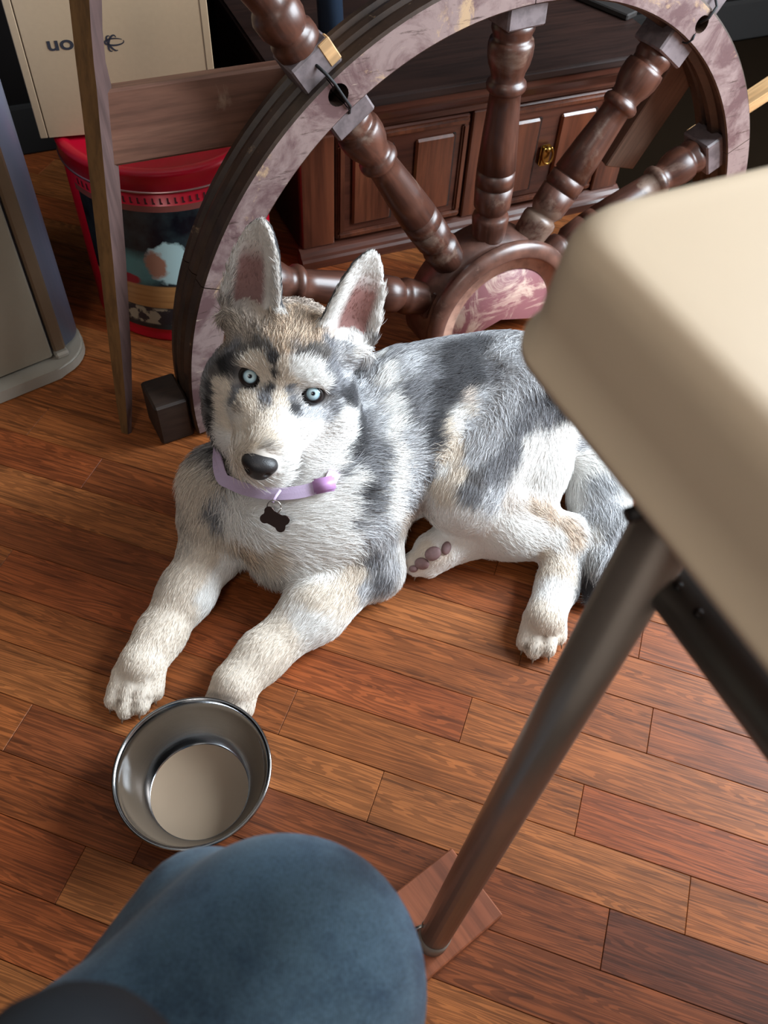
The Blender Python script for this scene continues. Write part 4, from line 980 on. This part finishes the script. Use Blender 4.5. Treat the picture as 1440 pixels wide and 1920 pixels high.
# ---- eyes, lids, nose, mouth, pads, claws
m_eye, nt, b = new_mat('husky_eye')
at_ = N(nt, 'ShaderNodeAttribute', attribute_name='iris'); nt.links.new(at_.outputs[0], b.inputs['Base Color'])
b.inputs['Roughness'].default_value = 0.06; b.inputs['Specular IOR Level'].default_value = 0.35
m_lid = plain('black_eyelid', (.018, .014, .014), 0.35)
tgt = np.array(SIGHT)
for s in (-1, 1):
    c0 = hw(*EYE[s]); gz = tgt-c0; gz /= np.linalg.norm(gz)
    bmx = bmesh.new(); bmesh.ops.create_uvsphere(bmx, u_segments=48, v_segments=40, radius=.0114)
    me = bpy.data.meshes.new('eye'); bmx.to_mesh(me); bmx.free()
    co = np.empty(len(me.vertices)*3); me.vertices.foreach_get('co', co); co = co.reshape(-1, 3)
    M3 = Vector((0, 0, 1)).rotation_difference(Vector(gz)).to_matrix(); co = co @ np.array(M3).T
    ang = np.degrees(np.arccos(np.clip((co/.0114)@gz, -1, 1)))
    colr_ = np.empty((len(co), 4)); colr_[:] = (.03, .025, .025, 1)
    colr_[ang < 39] = (.12, .17, .20, 1); colr_[ang < 34] = (.38, .56, .64, 1); colr_[ang < 25] = (.56, .73, .78, 1); colr_[ang < 12.5] = (.012, .014, .02, 1)
    me.vertices.foreach_set('co', (co+c0).astype(np.float32).ravel()); me.update()
    a_ = me.color_attributes.new('iris', 'FLOAT_COLOR', 'POINT'); a_.data.foreach_set('color', colr_.astype(np.float32).ravel())
    obj_me('eye', me, m_eye, dog, True)
    # almond lid ring round the gaze axis, slanting up towards the outer corner
    bmx = bmesh.new(); rows = []
    g_ = gz*.8+HR[:, 1]*.2; g_ /= np.linalg.norm(g_)
    rx_ = HR[:, 0]-g_*(HR[:, 0]@g_); rx_ /= np.linalg.norm(rx_); up_ = HR[:, 2]-g_*(HR[:, 2]@g_); up_ /= np.linalg.norm(up_)
    for i in range(40):
        t = 2*math.pi*i/40; row = []
        for ax_, az_, rr in ((48, 37, .0119), (54, 41, .0124), (76, 60, .0123), (100, 84, .0106)):
            x = math.cos(t)*s; z = math.sin(t); tear = 1+.25*max(0, -math.cos(t))**6
            x, z = x*ax_*tear, z*az_; x, z = x*math.cos(.20*s)-z*math.sin(.20*s), x*math.sin(.20*s)+z*math.cos(.20*s)
            th_ = math.hypot(x, z); dx, dz = x/th_, z/th_; th_ = rad(th_)
            row.append(bmx.verts.new(c0+(g_*math.cos(th_)+(rx_*dx+up_*dz)*math.sin(th_))*rr))
        rows.append(row)
    for i in range(40):
        A_, B_ = rows[i], rows[(i+1) % 40]
        for k in range(3): bmx.faces.new((A_[k], B_[k], B_[k+1], A_[k+1]))
    obj('eyelid', bmx, m_lid, dog, True)
m_nose = plain('black_nose', (.020, .018, .019), 0.42, 0, 0.3, 900, 0.5)
SN = SDF((-2.4, -2.0, -2.0), (2.4, 2.2, 2.0), .09)
SN.add(lambda P: ell_d(P-np.array((0, 0, .15)), (1.85, 1.35, 1.05)), (-2, -1.5, -1.2), (2, 1.5, 1.5), .3)
SN.add(lambda P: ell_d(P-np.array((0, 0, -.65)), (1.35, 1.2, 1.05)), (-1.6, -1.5, -1.8), (1.6, 1.5, .6), .6)
for s in (-1, 1): SN.add(lambda P, s=s: cone_d(P, np.array((s*.95, 1.0, -.30)), np.array((s*1.6, .7, -.55)), .30, .22), (-2, -.2, -1.2), (2, 1.8, .4), .15, sub=True)
V2, F2 = SN.mesh(); V2 = np.array([hw(*(v+np.array((0, 7.45, -4.25)))) for v in V2])
obj_me('nose', mesh_np('nose', V2, F2[:, ::-1]), m_nose, dog, True)
m_mouth = plain('dark_lip', (.03, .022, .022), 0.5)
mp = []
for x in np.linspace(-2.4, 2.4, 17): 
    mp.append(hw(x, 6.6-.42*x*x*.9, -6.0-.10*abs(x)+.25*math.cos(x*1.4)))
obj('mouth', bm_tube(mp, [.0004+.0007*math.sin(math.pi*i/16) for i in range(17)], 6), m_mouth, dog, True)
m_pad = plain('paw_pad_skin', srgb(132, 104, 104), 0.6, 0, 0.2, 300, 0.4)
def pad(px, py, rx, ry, rot):
    hit = bvh.ray_cast(SIGHT, ray_dir(px, py))
    if hit[0] is None: return
    n_ = np.array(hit[1]); p_ = np.array(hit[0]); ux = np.array(_R)-n_*(np.array(_R)@n_); ux /= np.linalg.norm(ux); uy = np.cross(n_, ux)
    bmx = bmesh.new(); bmesh.ops.create_uvsphere(bmx, u_segments=16, v_segments=10, radius=1)
    c_, s_ = math.cos(rot), math.sin(rot)
    for v in bmx.verts:
        x, y, z = v.co; X = rx*(x*c_-y*s_) if False else x*rx; Y = y*ry
        X, Y = X*c_-Y*s_, X*s_+Y*c_
        v.co = Vector(p_+ux*X+uy*Y+n_*(z*.004+.0015))
    obj('paw_pad', bmx, m_pad, dog, True)
#PADS
pad(812, 1038, .0105, .0085, .5); pad(792, 1056, .010, .008, .3); pad(836, 1028, .006, .0085, -.3); pad(776, 1066, .006, .0045, .2)
m_claw = plain('dark_claw', srgb(128, 108, 92), 0.45)
def claw(px, py, z, dx, dy):
    p_ = at(px, py, z); d_ = np.array((dx, dy, 0)); d_ = d_/np.linalg.norm(d_)
    obj('claw', bm_tube([p_-d_*.006+np.array((0, 0, .001)), p_, p_+d_*.005-np.array((0, 0, .003)), p_+d_*.0065-np.array((0, 0, .008))], [.0016, .0016, .0012, .0004], 8), m_claw, dog, True)
for a_ in ((210, 1323, .011, -.35, -1), (232, 1342, .011, -.3, -1), (263, 1334, .011, -.1, -1), (292, 1307, .011, .1, -1), (981, 1214, .011, -.35, -1), (1000, 1231, .011, -.15, -1), (1028, 1227, .011, .2, -1), (1050, 1202, .011, .45, -.9), (770, 1064, .012, -.6, -.6), (782, 1076, .010, -.4, -.8)): claw(*a_)

# ---- collar and tag
m_lilac = plain('lilac_webbing', srgb(192, 172, 200), 0.8, 0, 0.1, 700, 0.3)
col = None
CP = []
cc = hw(0, -5.6, -8.0)
collar = tag(empty('dog_collar', tuple(cc)), 'lilac fabric collar around the neck of the husky puppy', 'collar')
# centre line follows the neck surface just under the jaw
def skin(px, py, off):
    h_ = bvh.ray_cast(SIGHT, ray_dir(px, py)); return np.array(h_[0])+np.array(h_[1])*off, np.array(h_[1])
FRONT = [(414, 888), (434, 906), (458, 917), (486, 924), (515, 927), (545, 926), (574, 921), (602, 911), (622, 898)]
ring = [skin(px, py, .0075)[0] for px, py in FRONT] + [hw(8, -7, -7), hw(6, -11.5, -6), hw(0, -14, -5), hw(-6, -11.5, -6), hw(-8, -7, -7)]
ring = np.array(ring); mid_r = ring.mean(0)
dense = []
n_ = len(ring)
for i in range(n_):
    p0_, p1_, p2_, p3_ = ring[i-1], ring[i], ring[(i+1) % n_], ring[(i+2) % n_]
    for t in np.linspace(0, 1, 6, endpoint=False):
        dense.append(.5*((2*p1_)+(-p0_+p2_)*t+(2*p0_-5*p1_+4*p2_-p3_)*t*t+(-p0_+3*p1_-3*p2_+p3_)*t**3))
dense = np.array(dense)
for _ in range(6): dense = .5*dense+.25*(np.roll(dense, 1, 0)+np.roll(dense, -1, 0))
nn_ = np.array([np.array(bvh.find_nearest(Vector(q))[1]) for q in dense])
for _ in range(8): nn_ = .5*nn_+.25*(np.roll(nn_, 1, 0)+np.roll(nn_, -1, 0))
nn_ /= np.linalg.norm(nn_, axis=1, keepdims=True)
tt_ = np.roll(dense, -1, 0)-np.roll(dense, 1, 0); tt_ /= np.linalg.norm(tt_, axis=1, keepdims=True)
ww_ = np.cross(nn_, tt_); ww_ /= np.linalg.norm(ww_, axis=1, keepdims=True)
bmx = bmesh.new(); rows = []
for q, n__, w__ in zip(dense, nn_, ww_):
    rows.append([bmx.verts.new(Vector(q+w__*z_+n__*e_-cc)) for e_, z_ in ((-.001, -.0068), (.001, -.0068), (.0013, 0), (.001, .0068), (-.001, .0068))])
for i in range(len(rows)):
    A_, B_ = rows[i], rows[(i+1) % len(rows)]
    for k in range(5): bmx.faces.new((A_[k], A_[(k+1) % 5], B_[(k+1) % 5], B_[k]))
obj('band', bmx, m_lilac, collar, False)
bi = int(np.argmin(np.linalg.norm(dense-skin(604, 912, .01)[0], axis=1)))
bt, bw_, bn = tt_[bi], ww_[bi], nn_[bi]; bp = dense[bi]+bn*.003-cc
obj('buckle', bm_box(-.012, .012, -.0082, .0082, -.0028, .0028, .002, 2), plain('purple_buckle', srgb(186, 140, 190), 0.4), collar, True,
    Matrix(((bt[0], bw_[0], bn[0], bp[0]), (bt[1], bw_[1], bn[1], bp[1]), (bt[2], bw_[2], bn[2], bp[2]), (0, 0, 0, 1))))
l0, l1, l2 = skin(531, 922, .013)[0], skin(526, 932, .020)[0], skin(522, 942, .024)[0]
obj('ring_loop', bm_tube([l0-cc, l1-cc, l2-cc], .0018, 8), m_lilac, collar, True)
m_ring = plain('split_ring_metal', srgb(200, 196, 190), 0.2, 1.0)
m_tag = plain('dark_bone_metal', srgb(62, 46, 42), 0.3, 0.7)
tp = np.array(SIGHT)
rc = skin(525, 948, .026)[0]
tc_ = skin(526, 966, .026)[0]
fwd = (tp-tc_); fwd /= np.linalg.norm(fwd); fwd = np.array((0.0, -.8, .6))
up_ = np.array((0, .6, .8)); rt_ = np.array((1.0, 0, 0))
ntag = tag(empty('bone_tag', tuple(tc_)), 'dark bone-shaped metal name tag hanging from the puppy collar', 'name tag')
obj('split_ring', bm_tube([rc-tc_+(rt_*math.cos(t)+up_*math.sin(t))*.0072 for t in np.linspace(0, 2*math.pi*.99, 30)], .0007, 6), m_ring, ntag, True)
pts_ = []
def arc(cx, cy, r, a0, a1, n=9):
    for t in np.linspace(rad(a0), rad(a1), n): pts_.append((cx+r*math.cos(t), cy+r*math.sin(t)))
arc(.0095, .0048, .0052, -50, 150); arc(-.0095, .0048, .0052, 30, 230); arc(-.0095, -.0048, .0052, 130, 330); arc(.0095, -.0048, .0052, 210, 410)
bmx = bm_prism(pts_, -.0007, .0007, .0003, 1)
rr_ = rad(-27); 
for v in bmx.verts:
    x, y, z = v.co; x, y = x*math.cos(rr_)-y*math.sin(rr_), x*math.sin(rr_)+y*math.cos(rr_)
    v.co = Vector(rt_*x+up_*y+fwd*z)
obj('bone_plate', bmx, m_tag, ntag)
